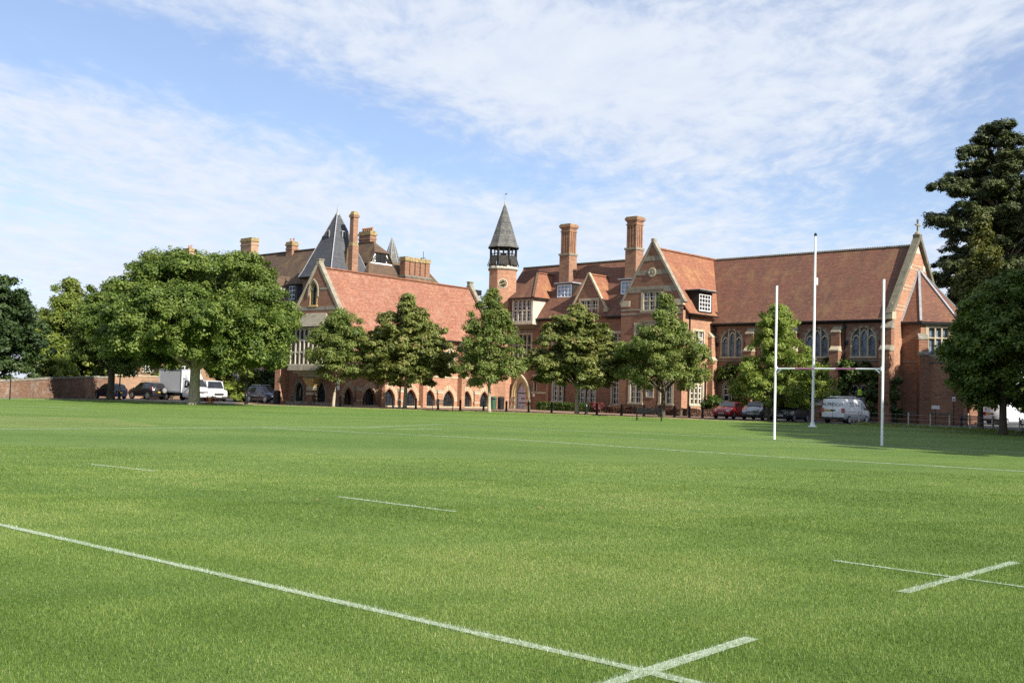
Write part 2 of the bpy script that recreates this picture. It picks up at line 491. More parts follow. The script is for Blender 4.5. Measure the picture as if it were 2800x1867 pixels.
def stack(parent, cx, cy, w, d, z0, zb, z1, ribs=3, mat_=None, band=True, name='chimney', cap=None):
    """tall brick chimney: base, stone band, ribbed shaft, oversailing cap"""
    m = mat_ or M['brick_chim']; mb = MB()
    mb.box(cx - w / 2 - .08, cx + w / 2 + .08, cy - d / 2 - .08, cy + d / 2 + .08, z0, zb, m)
    if band: mb.box(cx - w / 2 - .17, cx + w / 2 + .17, cy - d / 2 - .17, cy + d / 2 + .17, zb, zb + .22, M['stone_grey'])
    zb2 = zb + (.22 if band else 0)
    mb.box(cx - w / 2 + .1, cx + w / 2 - .1, cy - d / 2 + .1, cy + d / 2 - .1, zb2, z1 - .9, m)
    for i in range(ribs + 1):
        t = -w / 2 + .1 + (w - .2) * i / ribs
        mb.box(cx + t - .1, cx + t + .1, cy - d / 2, cy - d / 2 + .101, zb2, z1 - .9, m)
        t2 = -d / 2 + .1 + (d - .2) * i / ribs
        mb.box(cx + w / 2 - .101, cx + w / 2 + .003, cy + t2 - .1, cy + t2 + .1, zb2, z1 - .9, m)
    for i, (e, h0, h1) in enumerate(((.06, .9, .75), (0.0, .75, .5), (.1, .5, .38), (.18, .38, .12))):
        mb.box(cx - w / 2 - e, cx + w / 2 + e, cy - d / 2 - e, cy + d / 2 + e, z1 - h0, z1 - h1, m)
    mb.box(cx - w / 2 - .1, cx + w / 2 + .1, cy - d / 2 - .1, cy + d / 2 + .1, z1 - .12, z1, cap or M['lichen'])
    return mb.build(name, parent)

def crest(parent, a, b, n, h=.16, mat_=None, name='ridge_crest'):
    mb = MB(); a = V(a); b = V(b)
    mb.beam(a + Z * .02, b + Z * .02, .3, .12, mat_ or M['tile'])
    d = (b - a)
    for i in range(n):
        p = a + d * ((i + .2) / n); q = a + d * ((i + .8) / n)
        mb.beam(p + Z * (.08 + h / 2), q + Z * (.08 + h / 2), .07, h, mat_ or M['tile'])
    return mb.build(name, parent)

# ---------------- gabled wing
gx, gy = gw(0, 0)
gab = thing('gabled_wing', 'tall red brick gabled wing with stone bands, a roundel and a stone coped gable', 'building', (gx, gy, 0), GR)
W0 = 7.46; AP = 16.75; KZ = 10.75
Pf = Pl((-W0, 0, 0), X, Y); Ps = Pl((0, 0, 0), Y, -X)
w1 = rect(W0 - 4.72, W0 - 2.64, 10.2, 11.95); w2 = rect(W0 - 5.5, W0 - 2.9, 6.2, 8.7); w3 = rect(W0 - 6.09, W0 - 4.83, 1.1, 3.8); w4 = rect(W0 - 2.41, W0 - 1.2, 1.1, 3.8)
w5 = rect(1.9, 3.6, 5.85, 8.2); w6 = rect(1.55, 3.55, 1.1, 3.8)
mb = MB()
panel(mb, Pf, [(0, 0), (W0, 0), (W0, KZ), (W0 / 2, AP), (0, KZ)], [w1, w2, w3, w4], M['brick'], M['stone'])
panel(mb, Ps, [(0, 0), (5.24, 0), (5.24, 10.1), (0, 10.1)], [w5, w6], M['brick_sunlit'], M['stone'])  # side wall takes the sunlit copy of the front wall's brick
mb.poly([(-W0, 0, 0), (-W0, 0, KZ - .6), (-W0, 16, KZ - .6), (-W0, 16, 0)], M['brick'])
mb.poly([(-W0, 16, 0), (-W0, 16, KZ - .6), (-W0 / 2, 16, AP - .6), (0, 16, KZ - .6), (0, 16, 0)], M['brick'])
mb.build('wall', gab)
mb = MB()
for z0, z1, a, b in ((15.05, 15.5, 0, 9), (13.68, 14.13, 0, 9), (11.96, 12.55, 0, 9), (10.2, 10.36, 0, 2.4), (9.78, 9.93, 0, 2.4), (10.2, 10.36, 5.1, 7.46), (9.78, 9.93, 5.1, 7.46)):
    def half(z): return min(W0 / 2, W0 / 2 * (AP - z) / (AP - KZ))
    h0, h1 = half(z0), half(z1); c = W0 / 2
    l0, r0, l1, r1 = max(a, c - h0), min(b, c + h0), max(a, c - h1), min(b, c + h1)
    mb.hexa([Pf.p(l0, z0, -.03), Pf.p(r0, z0, -.03), Pf.p(r0, z0, .01), Pf.p(l0, z0, .01)], [Pf.p(l1, z1, -.03), Pf.p(r1, z1, -.03), Pf.p(r1, z1, .01), Pf.p(l1, z1, .01)], M['stone_grey'])
for s in (0, W0 - 1.1): pbox(mb, Pf, s, s + 1.1, KZ - .15, KZ + .45, -.06, .3, M['stone'])
mb.build('stone_band', gab)
mb = MB()
mb.lathe([(.47, 0), (.47, -.07), (.36, -.09), (.33, -.03), (.05, -.03)], (-W0 / 2, -.005, 13.9), M['stone'], 20, 'y')
mb.lathe([(.2, 0), (.16, -.1), (.03, -.13)], (-W0 / 2 + .02, -.01, 13.88), M['stone_dark'], 8, 'y')
mb.build('roundel', gab)
window(gab, Pf, w1, .3, .2, 2, 4, M['white'], M['stone'], M['glass'], .045, 2, .16, (11.12,))
window(gab, Pf, w2, .3, .2, 2, 5, M['white'], M['stone'], M['glass'], .045, 2, .16, (7.9,))
for q in (w3, w4): window(gab, Pf, q, .26, .2, 2, 5, M['white'], M['stone'], M['glass'], .045, 1, .2, (3.0,))
window(gab, Ps, w5, .2, .2, 2, 4, M['white'], M['stone'], M['glass'], .05, 1, .16, (7.4,))
window(gab, Ps, w6, .22, .2, 1, 5, M['white'], M['stone'], M['glass'], .06, 2, .2, (3.05,))
mb = MB(); pbox(mb, Pf, W0 - 5.2, W0 - 2.9, 9.0, 9.12, -.18, .02, M['stone_dark'])
pq = rect(W0 - 4.06, W0 - 3.36, 1.75, 2.5)
mb.build('drip_mould', gab)
mb = MB(); ring(mb, Pf, pq, .14, M['stone'], .05); mb.poly([Pf.p(a, z, -.01) for a, z in pq], M['lead'])
mb.hexa([Pf.p(W0 - 4.1, 2.64, -.1), Pf.p(W0 - 3.3, 2.64, -.1), Pf.p(W0 - 3.3, 2.64, 0), Pf.p(W0 - 4.1, 2.64, 0)], [Pf.p(W0 - 3.8, 2.95, -.05), Pf.p(W0 - 3.6, 2.95, -.05), Pf.p(W0 - 3.6, 2.95, 0), Pf.p(W0 - 3.8, 2.95, 0)], M['stone'])
mb.build('plaque', gab)
mb = MB()  # coping
for sx in (-1, 1):
    a = V((-W0 / 2 + sx * (W0 / 2 + .12), .17, KZ + .1)); b = V((-W0 / 2 + sx * .02, .17, AP + .2))
    mb.beam(a, b, .5, .22, M['stone_grey'])
mb.box(-W0 / 2 - .16, -W0 / 2 + .16, -.1, .44, AP + .1, AP + .5, M['stone_grey'])
mb.build('coping', gab)
YR = 10.74
mb = MB()
RZ = AP - .42
mb.slab([(-W0 / 2, .35, RZ), (.12, .35, RZ - 6.05), (.12, 6.4, RZ - 6.05), (-W0 / 2, 16, RZ)], .14, M['tile_bright'])  # right slope in brighter tiles than the left, its sunlight put into the colour
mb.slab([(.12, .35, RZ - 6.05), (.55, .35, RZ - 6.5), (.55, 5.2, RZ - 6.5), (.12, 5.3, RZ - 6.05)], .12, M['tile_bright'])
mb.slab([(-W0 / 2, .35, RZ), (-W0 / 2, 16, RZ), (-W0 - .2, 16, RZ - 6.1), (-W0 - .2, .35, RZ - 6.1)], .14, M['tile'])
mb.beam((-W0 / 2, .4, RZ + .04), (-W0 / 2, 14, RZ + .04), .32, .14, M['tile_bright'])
mb.build('roof', gab)
mb = MB(); mb.tube([(.6, .3, RZ - 6.58), (.6, 5.1, RZ - 6.58)], .08, M['iron'], 6); mb.build('gutter', gab)
# side dormer: on the right slope
mb = MB()
mb.box(-1.9, .38, 2.0, 2.14, 9.9, 12.05, M['timber']); mb.box(-1.9, .38, 4.22, 4.36, 9.9, 12.05, M['timber'])
mb.box(.2, .4, 2.14, 4.22, 11.82, 12.05, M['timber']); mb.box(.2, .4, 2.14, 4.22, 9.9, 10.18, M['timber'])
mb.box(-2.2, .72, 1.75, 4.62, 12.05, 12.2, M['timber']); mb.box(-2.2, .74, 1.73, 4.64, 12.2, 12.25, M['lead'])
dm = mb.build('dormer', gab)
Pd = Pl((.34, 2.14, 0), Y, -X)
window(dm, Pd, rect(0.06, 2.02, 10.22, 11.8), .05, .04, 4, 4, M['white'], M['white'], M['glass'], .05, 0, sill=False)
buttress(gab, Ps, 4.75, .75, [(0, 5.4, .62), (5.8, 7.7, .42)], M['brick_sunlit'], M['stone'])
drainpipe(gab, Ps, 1.05, .1, 9.6); drainpipe(gab, Ps, 3.95, .1, 5.2)

# ---------------- chapel
cx0, cy0 = gw(0, 5.24)
chp = thing('chapel', 'long red brick chapel with three-light arched windows, tiled roof, apse and stone gable cross', 'building', (cx0, cy0, 0), GR)
CL, CD, CE, CR = 18.2, 11.0, 9.25, 16.25
Pc = Pl((0, 0, 0), X, Y); Pe = Pl((CL, 0, 0), Y, -X)
ups = [elliptic(c - 1.12, c + 1.12, 5.85, 7.35, 8.42) for c in (2.15, 6.7, 11.2, 15.75)]
lows = [rect(1.29, 2.0, 1.5, 2.9), rect(2.1, 2.8, 1.5, 2.9)]
lows = [pointed(1.25, 1.95, 1.5, 2.75, 3.3), pointed(2.1, 2.8, 1.5, 2.75, 3.3), rect(5.75, 7.35, 1.5, 3.3), rect(10.2, 11.7, 1.5, 3.3), pointed(14.6, 15.3, 1.5, 2.75, 3.3), pointed(15.45, 16.15, 1.5, 2.75, 3.3)]
mb = MB()
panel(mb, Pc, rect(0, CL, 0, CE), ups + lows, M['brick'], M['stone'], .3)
panel(mb, Pe, [(0, 0), (CD, 0), (CD, CE), (CD, CE + .6), (CD / 2, CR + .35), (0, CE + .6)], [], M['brick_sunlit'])
mb.poly([(0, CD, 0), (CL, CD, 0), (CL, CD, CE), (0, CD, CE)], M['brick'])
mb.build('wall', chp)
for i, u in enumerate(ups):
    c = (2.15, 6.7, 11.2, 15.75)[i]
    def tracery(m, c=c):
        for k in (-1, 0, 1):
            x0 = c + k * .747 - .37
            sp = 7.25 + (.28 if k == 0 else 0)
            pts = pointed(x0 + .03, x0 + .71, 7.0, sp, sp + (.75 if k == 0 else .5), 5)[2:]
            for p, q in zip(pts[:-1], pts[1:]):
                if max(p[1], q[1]) < zmax_at(u, (p[0] + q[0]) / 2) - .02:
                    m.beam(Pc.p(p[0], p[1], .16), Pc.p(q[0], q[1], .16), .12, .1, M['stone_pale'], (0, 1, 0))
    window(chp, Pc, u, .12, .28, 1, 1, M['stone'], M['stone'], M['glass_chapel'], .03, 2, .13, None, True, extra=tracery)
    voussoirs(chp, Pc, c, 7.35, 1.26, 1.62, 15, M['stone_dark'], M['brick'], .84)
    for s in (-1, 1): v = MB(); pbox(v, Pc, c + s * 1.62 - .17, c + s * 1.62 + .17, 6.85, 7.25, -.025, .02, M['black']); v.build('vent', chp)
for i, q in enumerate(lows):
    window(chp, Pc, q, .12, .2, 2 if 2 <= i <= 3 else 1, 3, M['white'], M['stone'], M['glass'], .07, 0)
for c in (2.05, 15.4): voussoirs(chp, Pc, c, 2.75, .98, 1.3, 11, M['stone_dark'], M['brick'], 1.0)
mb = MB(); pbox(mb, Pc, 0, CL, 5.42, 5.56, -.08, .02, M['stone_dark']); mb.build('string_course', chp); mb = MB(); pbox(mb, Pc, 0, CL, 0, .8, -.1, .02, M['brick']); pbox(mb, Pc, 0, CL, .8, .9, -.07, .02, M['stone_dark']); mb.build('plinth', chp)
for s in (4.42, 8.95, 13.3): buttress(chp, Pc, s, .85, [(0, 6.3, .8), (6.75, 8.0, .5)], M['brick'], M['stone'])
buttress(chp, Pc, 18.1, .95, [(0, 6.3, .95), (6.8, 8.25, .6)], M['brick'], M['stone_grey'])
mb = MB()
mb.slab([(-.2, -.42, CE - .2), (CL - .25, -.42, CE - .2), (CL - .25, CD / 2, CR), (-.2, CD / 2, CR)], .15, M['tile'])
mb.slab([(-3.7, CD / 2, CR), (-.2, CD / 2, CR), (-.2, -.42 + .3, CE + .15)], .15, M['tile'])
mb.slab([(-3.7, CD / 2, CR), (CL - .25, CD / 2, CR), (CL - .25, CD + .4, CE - .2), (-3.7, CD + .4, CE - .2)], .15, M['tile'])
mb.build('roof', chp)
crest(chp, (-3.3, CD / 2, CR), (CL - .4, CD / 2, CR), 90, .07, M['stone_grey'])
mb = MB(); mb.tube([(0, -.5, CE - .22), (CL - .3, -.5, CE - .22)], .09, M['iron'], 6); pbox(mb, Pc, 0, CL - .3, CE - .42, CE - .2, -.12, .02, M['timber']); mb.build('gutter', chp)
drainpipe(chp, Pc, 13.98, 0, 8.6); drainpipe(chp, Pc, .3, 0, 8.6)
mb = MB()
for s, y in ((-1, 0), (1, CD)):
    a = V((CL + .02, y + s * .25, CE + .3)); b = V((CL + .02, CD / 2 + s * .03, CR + .75))
    mb.beam(a, b, .62, .34, M['stone_moss'])
mb.box(CL - .3, CL + .34, CD / 2 - .3, CD / 2 + .3, CR + .55, CR + 1.0, M['stone_moss'])
for y in (-.35, CD - .45): mb.box(CL - .3, CL + .34, y, y + .8, CE - .15, CE + .5, M['stone'])
cop = mb.build('coping', chp)
mb = MB()
c = V((CL + .02, CD / 2, CR + 1.0))
mb.beam(c, c + Z * 1.35, .14, .14, M['stone_grey'], (0, 1, 0)); mb.beam(c + V((0, -.42, .88)), c + V((0, .42, .88)), .13, .14, M['stone_grey'])
for d in ((0, -.42, .88), (0, .42, .88), (0, 0, 1.35)): mb.lathe([(.05, -.09), (.12, 0), (.05, .09)], c + V(d), M['stone_grey'], 8)
mb.lathe([(.3, 0), (.24, .18), (.1, .3)], c, M['stone_grey'], 8)
mb.build('gable_cross', chp)
mb = MB()
hw = lambda z: CD / 2 * (CR + .35 - z) / (CR - .25 - CE)
for z in (14.3, 13.95, 12.3, 11.95, 10.4, 10.05):
    h = hw(z) - .12; pbox(mb, Pe, CD / 2 - h, CD / 2 + h, z, z + .09, -.02, .01, M['stone'])
for z in (14.0, 12.0, 10.1):
    h = hw(z + .5) - .05
    for s in (-1, 1): pbox(mb, Pe, CD / 2 + s * h - .42, CD / 2 + s * h + .42 - (.3 if s > 0 else -.0), z, z + .5, -.032, .01, M['stone_pale'])
mb.hexa([Pe.p(CD / 2 - .62, 15.5, -.03), Pe.p(CD / 2 + .62, 15.5, -.03), Pe.p(CD / 2 + .62, 15.5, 0), Pe.p(CD / 2 - .62, 15.5, 0)], [Pe.p(CD / 2 - .05, 16.4, -.03), Pe.p(CD / 2 + .05, 16.4, -.03), Pe.p(CD / 2 + .05, 16.4, 0), Pe.p(CD / 2 - .05, 16.4, 0)], M['stone_pale'])
mb.build('stone_band', chp)
# apse
ac = CD / 2 + .35
apx = [(0, ac - 3.4), (1.7, ac - 3.4), (4.1, ac - 1.4), (4.1, ac + 1.4), (1.7, ac + 3.4), (0, ac + 3.4)]
mb = MB(); aw = []
for i, (p, q) in enumerate(zip(apx[:-1], apx[1:])):
    o = V((CL + p[0], p[1], 0)); d = V((q[0] - p[0], q[1] - p[1], 0)); L = d.length; n = V((-d.y, d.x, 0))
    P = Pl(o, d, n)
    h = [rect(L / 2 - .85, L / 2 + .85, 6.1, 8.5)] if i in (1, 2, 3) else []
    panel(mb, P, rect(0, L, 0, 9.0), h, M['brick_sunlit'] if i else M['brick'], M['stone'], .25); aw.append((P, L, h))  # front facet in the darker brick, the others in its sunlit copy
mb.build('apse_wall', chp)
for P, L, h in aw:
    for q in h: window(chp, P, q, .3, .24, 1, 1, M['stone'], M['stone'], M['glass_chapel'], .03, 2, .12, (7.6,))
for i in (1, 2, 3):
    P, L, h = aw[i]; buttress(chp, P, .12, .8, [(0, 6.0, .75), (6.4, 7.4, .45)], M['brick'], M['stone_dark'])
mb = MB()
for P, L, h in aw:
    pbox(mb, P, -.05, L + .05, 0, .9, -.12, .0, M['brick']); pbox(mb, P, -.03, L + .03, .9, 1.05, -.14, .0, M['stone_dark'])
mb.build('plinth', chp); mb = MB()
for P, L, h in aw: pbox(mb, P, -.02, L + .02, 5.4, 5.52, -.08, .0, M['stone_dark'])
mb.build('string_course', chp)
top = V((CL + .05, ac, 14.0)); mb = MB(); ld = MB()
ev = [V((CL + x * 1.07, ac + (y - ac) * 1.07, 9.0)) for x, y in apx]
for p, q in zip(ev[:-1], ev[1:]): mb.slab([p, q, top], .12, M['tile'])
mb.build('apse_roof', chp)
for p in ev: ld.beam(p + Z * .06, top + Z * .1, .2, .1, M['lead'])
for p, q in zip(ev[:-1], ev[1:]): ld.beam(p - Z * .12, q - Z * .12, .14, .18, M['iron'])
ld.build('hip_flashing', chp)

# ---------------- middle range
mx, my = gw(-7.46, 1.5)
mid = thing('school_range', 'red brick range with two tall ribbed chimneys and a pointed doorway beside the clock tower', 'building', (mx, my, 0), GR)
ML = 19.2; ME = 10.0; MR = 16.25; MD = 4.7
k7 = 7.46
Pm = Pl((-ML, 0, 0), X, Y)
def S(x): return x + k7 + ML      # from gable-frame x to run along the facade
doorsh = pointed(S(-22.84), S(-21.4), .02, 1.55, 2.95)
bay2 = rect(S(-23.5), S(-20.95), 5.6, 8.15)
mw = [rect(S(-17.5), S(-16.2), 1.0, 3.7), rect(S(-13.85), S(-11.85), .85, 3.7), rect(S(-9.5), S(-8.75), .85, 3.7), rect(S(-13.9), S(-11.8), 5.6, 8.1), rect(S(-9.6), S(-8.6), 5.6, 8.1), rect(S(-17.7), S(-16.1), 5.6, 8.1)]
slits = [rect(S(-24.75), S(-24.35), 1.95, 3.6), rect(S(-20.35), S(-19.95), 1.95, 3.6)]
gwn = rect(S(-14.0), S(-11.75), 9.75, 11.6)
mb = MB()
panel(mb, Pm, [(0, 0), (ML, 0), (ML, ME), (S(-10.56), ME), (S(-10.56), 10.7), (S(-12.95), 14.3), (S(-15.34), 10.7), (S(-15.34), ME), (0, ME)], [doorsh, bay2, gwn] + mw + slits, M['brick'], M['stone'], .25)
mb.poly([(0, MD * 2, 0), (-ML, MD * 2, 0), (-ML, MD * 2, ME), (0, MD * 2, ME)], M['brick'])
mb.poly([(-ML, 0, 0), (-ML, 0, ME), (-ML, MD, MR - .2), (-ML, 2 * MD, ME), (-ML, 2 * MD, 0)], M['brick'])
mb.build('wall', mid)
for z0, z1 in ((1.7, 1.93), (3.0, 3.14), (3.62, 3.8)):
    for a, b in ((S(-25.6), S(-23.85) - .0), (S(-20.6), S(-18.15))):
        mb = MB(); pbox(mb, Pm, a, b, z0, z1, -.05 - (.05 if z0 < 2 else 0), .01, M['stone']); mb.build('stone_band', mid)
mb = MB(); pbox(mb, Pm, S(-18.4), S(-18.1), 0, 4.2, -.2, .01, M['brick_sunlit']); mb.build('pilaster', mid)
# doorway
ds = offset(doorsh, .0)
mb = MB(); ring(mb, Pm, doorsh, .22, M['stone'], .12, True); o2 = offset(doorsh, .22)
ring(mb, Pm, o2, .26, M['stone_gold'], .2, True); ring(mb, Pm, offset(doorsh, .48), .14, M['stone'], .27, True)
for s in (S(-22.84) - .75, S(-21.4) + .1): pbox(mb, Pm, s, s + .65, 0, 1.3, -.24, -.2, M['brick_sunlit'])
for s in (S(-22.84) - .78, S(-21.4) + .07):
    pbox(mb, Pm, s, s + .7, 0, .35, -.29, -.2, M['stone']); pbox(mb, Pm, s, s + .7, .75, 1.05, -.27, -.2, M['stone'])
mb.build('door_surround', mid)
mb = MB(); mb.poly([Pm.p(a, z, .24) for a, z in doorsh], M['door'])
c = S(-22.12)
for z0, z1 in ((.32, .36), (2.0, 2.04)): pbox(mb, Pm, c - .68, c + .68, z0, z1, .2, .24, M['door'])
pbox(mb, Pm, c - .012, c + .012, .05, 2.8, .228, .24, M['black'])
dr = mb.build('door', mid)
h = MB()
for z in (.66, 1.72):
    for s0, s1 in ((-.6, -.5), (-.45, -.2), (-.1, -.02), (.06, .14), (.22, .46), (.5, .6)): pbox(h, Pm, c + s0, c + s1, z - .05, z + .05, .195, .239, M['black'])
for s in (-.2, .12): pbox(h, Pm, c + s, c + s + .09, 1.05, 1.25, .18, .239, M['black'])
h.build('hinge_strap', dr)
mb = MB(); pbox(mb, Pm, S(-21.4) + .95, S(-21.4) + 1.25, 1.4, 1.85, -.03, .0, M['white']); mb.build('notice', mid)
window(mid, Pm, bay2, .22, .22, 1, 3, M['stone'], M['stone'], M['glass'], .035, 3, .15, (7.0,))
pm_ = MB(); pbox(pm_, Pm, S(-24.0), S(-20.5), 8.45, 8.6, -.16, .02, M['stone_dark']); pm_.build('drip_mould', mid)
for i, q in enumerate(mw): window(mid, Pm, q, .24, .22, 2 if i in (2, 4) else 2, 5, M['white'], M['stone'], M['glass'], .05, (1, 2, 0, 2, 0, 1)[i], .18, ((3.0,) if i < 3 else (7.3,)))
for q in slits: window(mid, Pm, q, .1, .22, 1, 1, M['stone'], M['stone'], M['glass'], .03, 0)
window(mid, Pm, gwn, .24, .22, 2, 4, M['white'], M['stone'], M['glass'], .05, 2, .16, (10.8,))
mb = MB()
mb.slab([(-ML, -.35, ME - .15), (.3, -.35, ME - .15), (.3, MD, MR), (-ML, MD, MR)], .15, M['tile'])
mb.slab([(-ML, MD, MR), (3.5, MD, MR), (.3, MD * 2 + .3, ME - .15), (-ML, MD * 2 + .3, ME - .15)], .15, M['tile'])
mb.build('roof', mid)
crest(mid, (-ML, MD, MR), (1.5, MD, MR), 80, .06, M['stone_moss'])
for a, b in ((-15.8, -8.1), (-2.9, -.1)): mb = MB(); mb.tube([(a, -.42, ME - .2), (b, -.42, ME - .2)], .09, M['iron'], 6); mb.box(a, b, -.3, .01, ME - .38, ME - .2, M['timber']); mb.build('gutter', mid)
# gablet roof
ga, gb_, gz = -15.34 + k7, -10.56 + k7, 14.3; gm = (ga + gb_) / 2
mb = MB()
yv = MD * (gz - ME) / (MR - ME) - .2
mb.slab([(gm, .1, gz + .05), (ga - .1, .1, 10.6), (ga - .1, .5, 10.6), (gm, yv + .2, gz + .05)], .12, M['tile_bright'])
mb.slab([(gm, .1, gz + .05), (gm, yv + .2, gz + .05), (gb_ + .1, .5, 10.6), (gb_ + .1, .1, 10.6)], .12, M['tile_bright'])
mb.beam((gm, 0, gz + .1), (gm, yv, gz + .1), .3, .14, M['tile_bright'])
mb.build('gablet_roof', mid)
mb = MB()
for e in (ga, gb_): mb.beam((e + (-.1 if e == ga else .1), .03, 10.55), (gm, .03, gz + .2), .3, .16, M['stone'])
for e in (ga - .2, gb_ - .3): mb.box(e, e + .5, -.12, .25, 10.35, 10.75, M['stone'])
mb.build('gablet_coping', mid)
# oriel bay with hipped roof
ba, bb = -23.05 + k7, -19.95 + k7; by = -.95
mb = MB(); Pb = Pl((ba, by, 0), X, Y); Pbr = Pl((bb, by, 0), Y, -X); L = bb - ba
bw = rect(.25, L - .3, 9.6, 12.0)
panel(mb, Pb, rect(0, L, 9.2, 12.25), [bw], M['stone_pale'], M['stone'], .2)
panel(mb, Pbr, rect(0, 2.2, 9.2, 12.25), [], M['stone_pale'])
mb.poly([(ba, by, 9.2), (ba, 1.2, 9.2), (ba, 1.2, 12.25), (ba, by, 12.25)], M['stone_pale'])
mb.hexa([(ba + .5, 0, 8.75), (bb - .5, 0, 8.75), (bb - .5, .02, 8.75), (ba + .5, .02, 8.75)], [(ba, by, 9.2), (bb, by, 9.2), (bb, .02, 9.2), (ba, .02, 9.2)], M['stone_dark'])
mb.box(ba - .1, bb + .1, by - .1, .0, 9.2, 9.35, M['stone'])
bay = mb.build('bay', mid)
def heads(m):
    n = 4; w = (bw[1][0] - bw[0][0]) / n
    for k in range(n):
        x0 = bw[0][0] + w * k
        pts = pointed(x0 + .05, x0 + w - .05, 11.3, 11.6, 11.97, 4)[2:]
        for p, q in zip(pts[:-1], pts[1:]): m.beam(Pb.p(*p, .1), Pb.p(*q, .1), .1, .1, M['stone_pale'], (0, 1, 0))
window(bay, Pb, bw, 0, .2, 2, 6, M['white'], M['stone_pale'], M['glass'], .035, 3, .16, (10.75,), False, extra=heads)
mb = MB()
e = .3; ap_ = V(((ba + bb) / 2 + .25, 1.15, 15.05)); bk = V((ap_.x, 4.1, 15.05))
f0, f1 = V((ba - e, by - e, 12.15)), V((bb + e, by - e, 12.15)); r1 = V((bb + e, 1.9, 12.15)); r0 = V((ba - e, 1.9, 12.15))
mb.slab([f0, f1, ap_], .1, M['tile']); mb.slab([f1, r1, bk, ap_], .1, M['tile_bright']); mb.slab([f0, ap_, bk, r0], .1, M['tile'])  # right slope in the brighter tiles, sunlight painted into its colour
mb.beam(f0 - Z * .1, f1 - Z * .1, .1, .14, M['iron']); mb.beam(f1 - Z * .1, r1 - Z * .1, .1, .14, M['iron'])
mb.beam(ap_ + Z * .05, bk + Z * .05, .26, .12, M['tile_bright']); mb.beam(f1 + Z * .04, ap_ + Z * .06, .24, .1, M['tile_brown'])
mb.build('bay_roof', mid)
def flat_dormer(parent, x0, x1, yf, z0, z1):
    m = MB()
    m.box(x0, x0 + .08, yf, yf + 1.6, z0 - .1, z1, M['timber']); m.box(x1 - .08, x1, yf, yf + 1.6, z0 - .1, z1, M['timber'])
    m.box(x0 + .08, x1 - .08, yf, yf + .1, z1 - .12, z1, M['timber']); m.box(x0 + .08, x1 - .08, yf, yf + .1, z0 - .12, z0, M['timber'])
    m.box(x0 - .18, x1 + .18, yf - .2, yf + 2.2, z1, z1 + .13, M['lead'])
    d = m.build('dormer', parent)
    P = Pl((x0, yf + .03, 0), X, Y)
    window(d, P, rect(.14, x1 - x0 - .14, z0 + .04, z1 - .16), .05, .05, 4, 3, M['white'], M['white'], M['glass_blue'], .055, 0, sill=False)
flat_dormer(mid, -18.75 + k7, -16.5 + k7, 1.5, 12.25, 13.75)
flat_dormer(mid, -10.0 + k7, -7.75 + k7, 1.5, 12.25, 13.75)
stack(mid, -18.55 + k7, 3.1, 1.25, 1.15, 12.5, 17.0, 20.5)
stack(mid, -9.45 + k7, 3.1, 1.25, 1.15, 12.5, 17.0, 20.5)
drainpipe(mid, Pm, S(-15.9), 0, 9.3)

# ---------------- clock tower
tw = thing('clock_tower', 'slender octagonal brick clock tower with open timber belfry and slate spire', 'tower', (-1.25, 123.0, 0), GR)
def octa(r, z, rot=22.5): return [(r / math.cos(R(22.5)) * math.cos(R(45 * k + rot)), r / math.cos(R(22.5)) * math.sin(R(45 * k + rot)), z) for k in range(8)]
mb = MB(); mb.hexa(octa(1.54, 0), octa(1.52, 15.4), M['brick_sunlit']); mb.build('shaft', tw)
mb = MB(); mb.hexa(octa(1.62, 15.4), octa(1.66, 15.55), M['stone_dark']); mb.hexa(octa(1.64, 15.55), octa(1.5, 15.85), M['stone_pale']); mb.build('stone_band', tw)
mb = MB()
lo, hi = octa(1.38, 15.8), octa(1.42, 18.0)
for a, b in zip(lo, hi): mb.beam(a, b, .17, .17, M['timber'], (0, 1, 0))
for z in (15.95, 17.2, 17.93):
    o = octa(1.38, z)
    for k in range(8): mb.beam(o[k], o[(k + 1) % 8], .1, .1, M['timber'])
for k in range(8):
    a, b = V(lo[k]), V(lo[(k + 1) % 8]); m_ = (a + b) / 2; m2 = V((m_.x, m_.y, 17.2))
    mb.beam(m2, V((m_.x * 1.02, m_.y * 1.02, 18.0)), .09, .09, M['timber'], (0, 1, 0))
mb.hexa(octa(.5, 15.9), octa(.35, 17.3), M['timber'])
blf = mb.build('belfry', tw)
mb = MB()
for k in range(8):
    a, b = V(octa(1.44, 17.0)[k]), V(octa(1.44, 17.0)[(k + 1) % 8]); c, d = V(octa(1.78, 15.98)[k]), V(octa(1.78, 15.98)[(k + 1) % 8])
    for j in range(5):
        t0, t1 = j / 5 + .012, (j + 1) / 5 - .012
        dz = Z * random.uniform(-.14, .05)
        p0, p1 = a.lerp(b, .1 + .8 * t0), a.lerp(b, .1 + .8 * t1); q0, q1 = c.lerp(d, .1 + .8 * t0) + dz, c.lerp(d, .1 + .8 * t1) + dz
        mb.slab([p0, p1, q1, q0], .03, M['louvre'])
mb.build('louvre', blf)
mb = MB()
l1 = octa(1.72, 17.95); l2 = octa(1.5, 18.35); l3 = octa(.05, 23.0)
mb.hexa(octa(1.7, 17.9), l1, M['timber']); mb.hexa(l1, l2, M['slate_pale']); mb.hexa(l2, octa(.75, 20.8), M['slate_pale']); mb.hexa(octa(.75, 20.8), l3, M['slate_pale'])
mb.lathe([(.11, 0), (.09, .5), (.05, .55)], (0, 0, 22.65), M['lead'], 8)
mb.build('spire', tw)
mb = MB(); mb.tube([(0, 0, 23.1), (0, 0, 24.3)], .015, M['lead'], 5); mb.lathe([(.02, -.05), (.05, 0), (.02, .05)], (0, 0, 23.55), M['lead'], 8)
mb.hexa([(-.05, 0, 24.0), (.3, 0, 24.03), (.3, .02, 24.03), (-.05, .02, 24.0)], [(-.05, 0, 24.12), (.3, 0, 24.2), (.3, .02, 24.2), (-.05, .02, 24.12)], M['lead'])
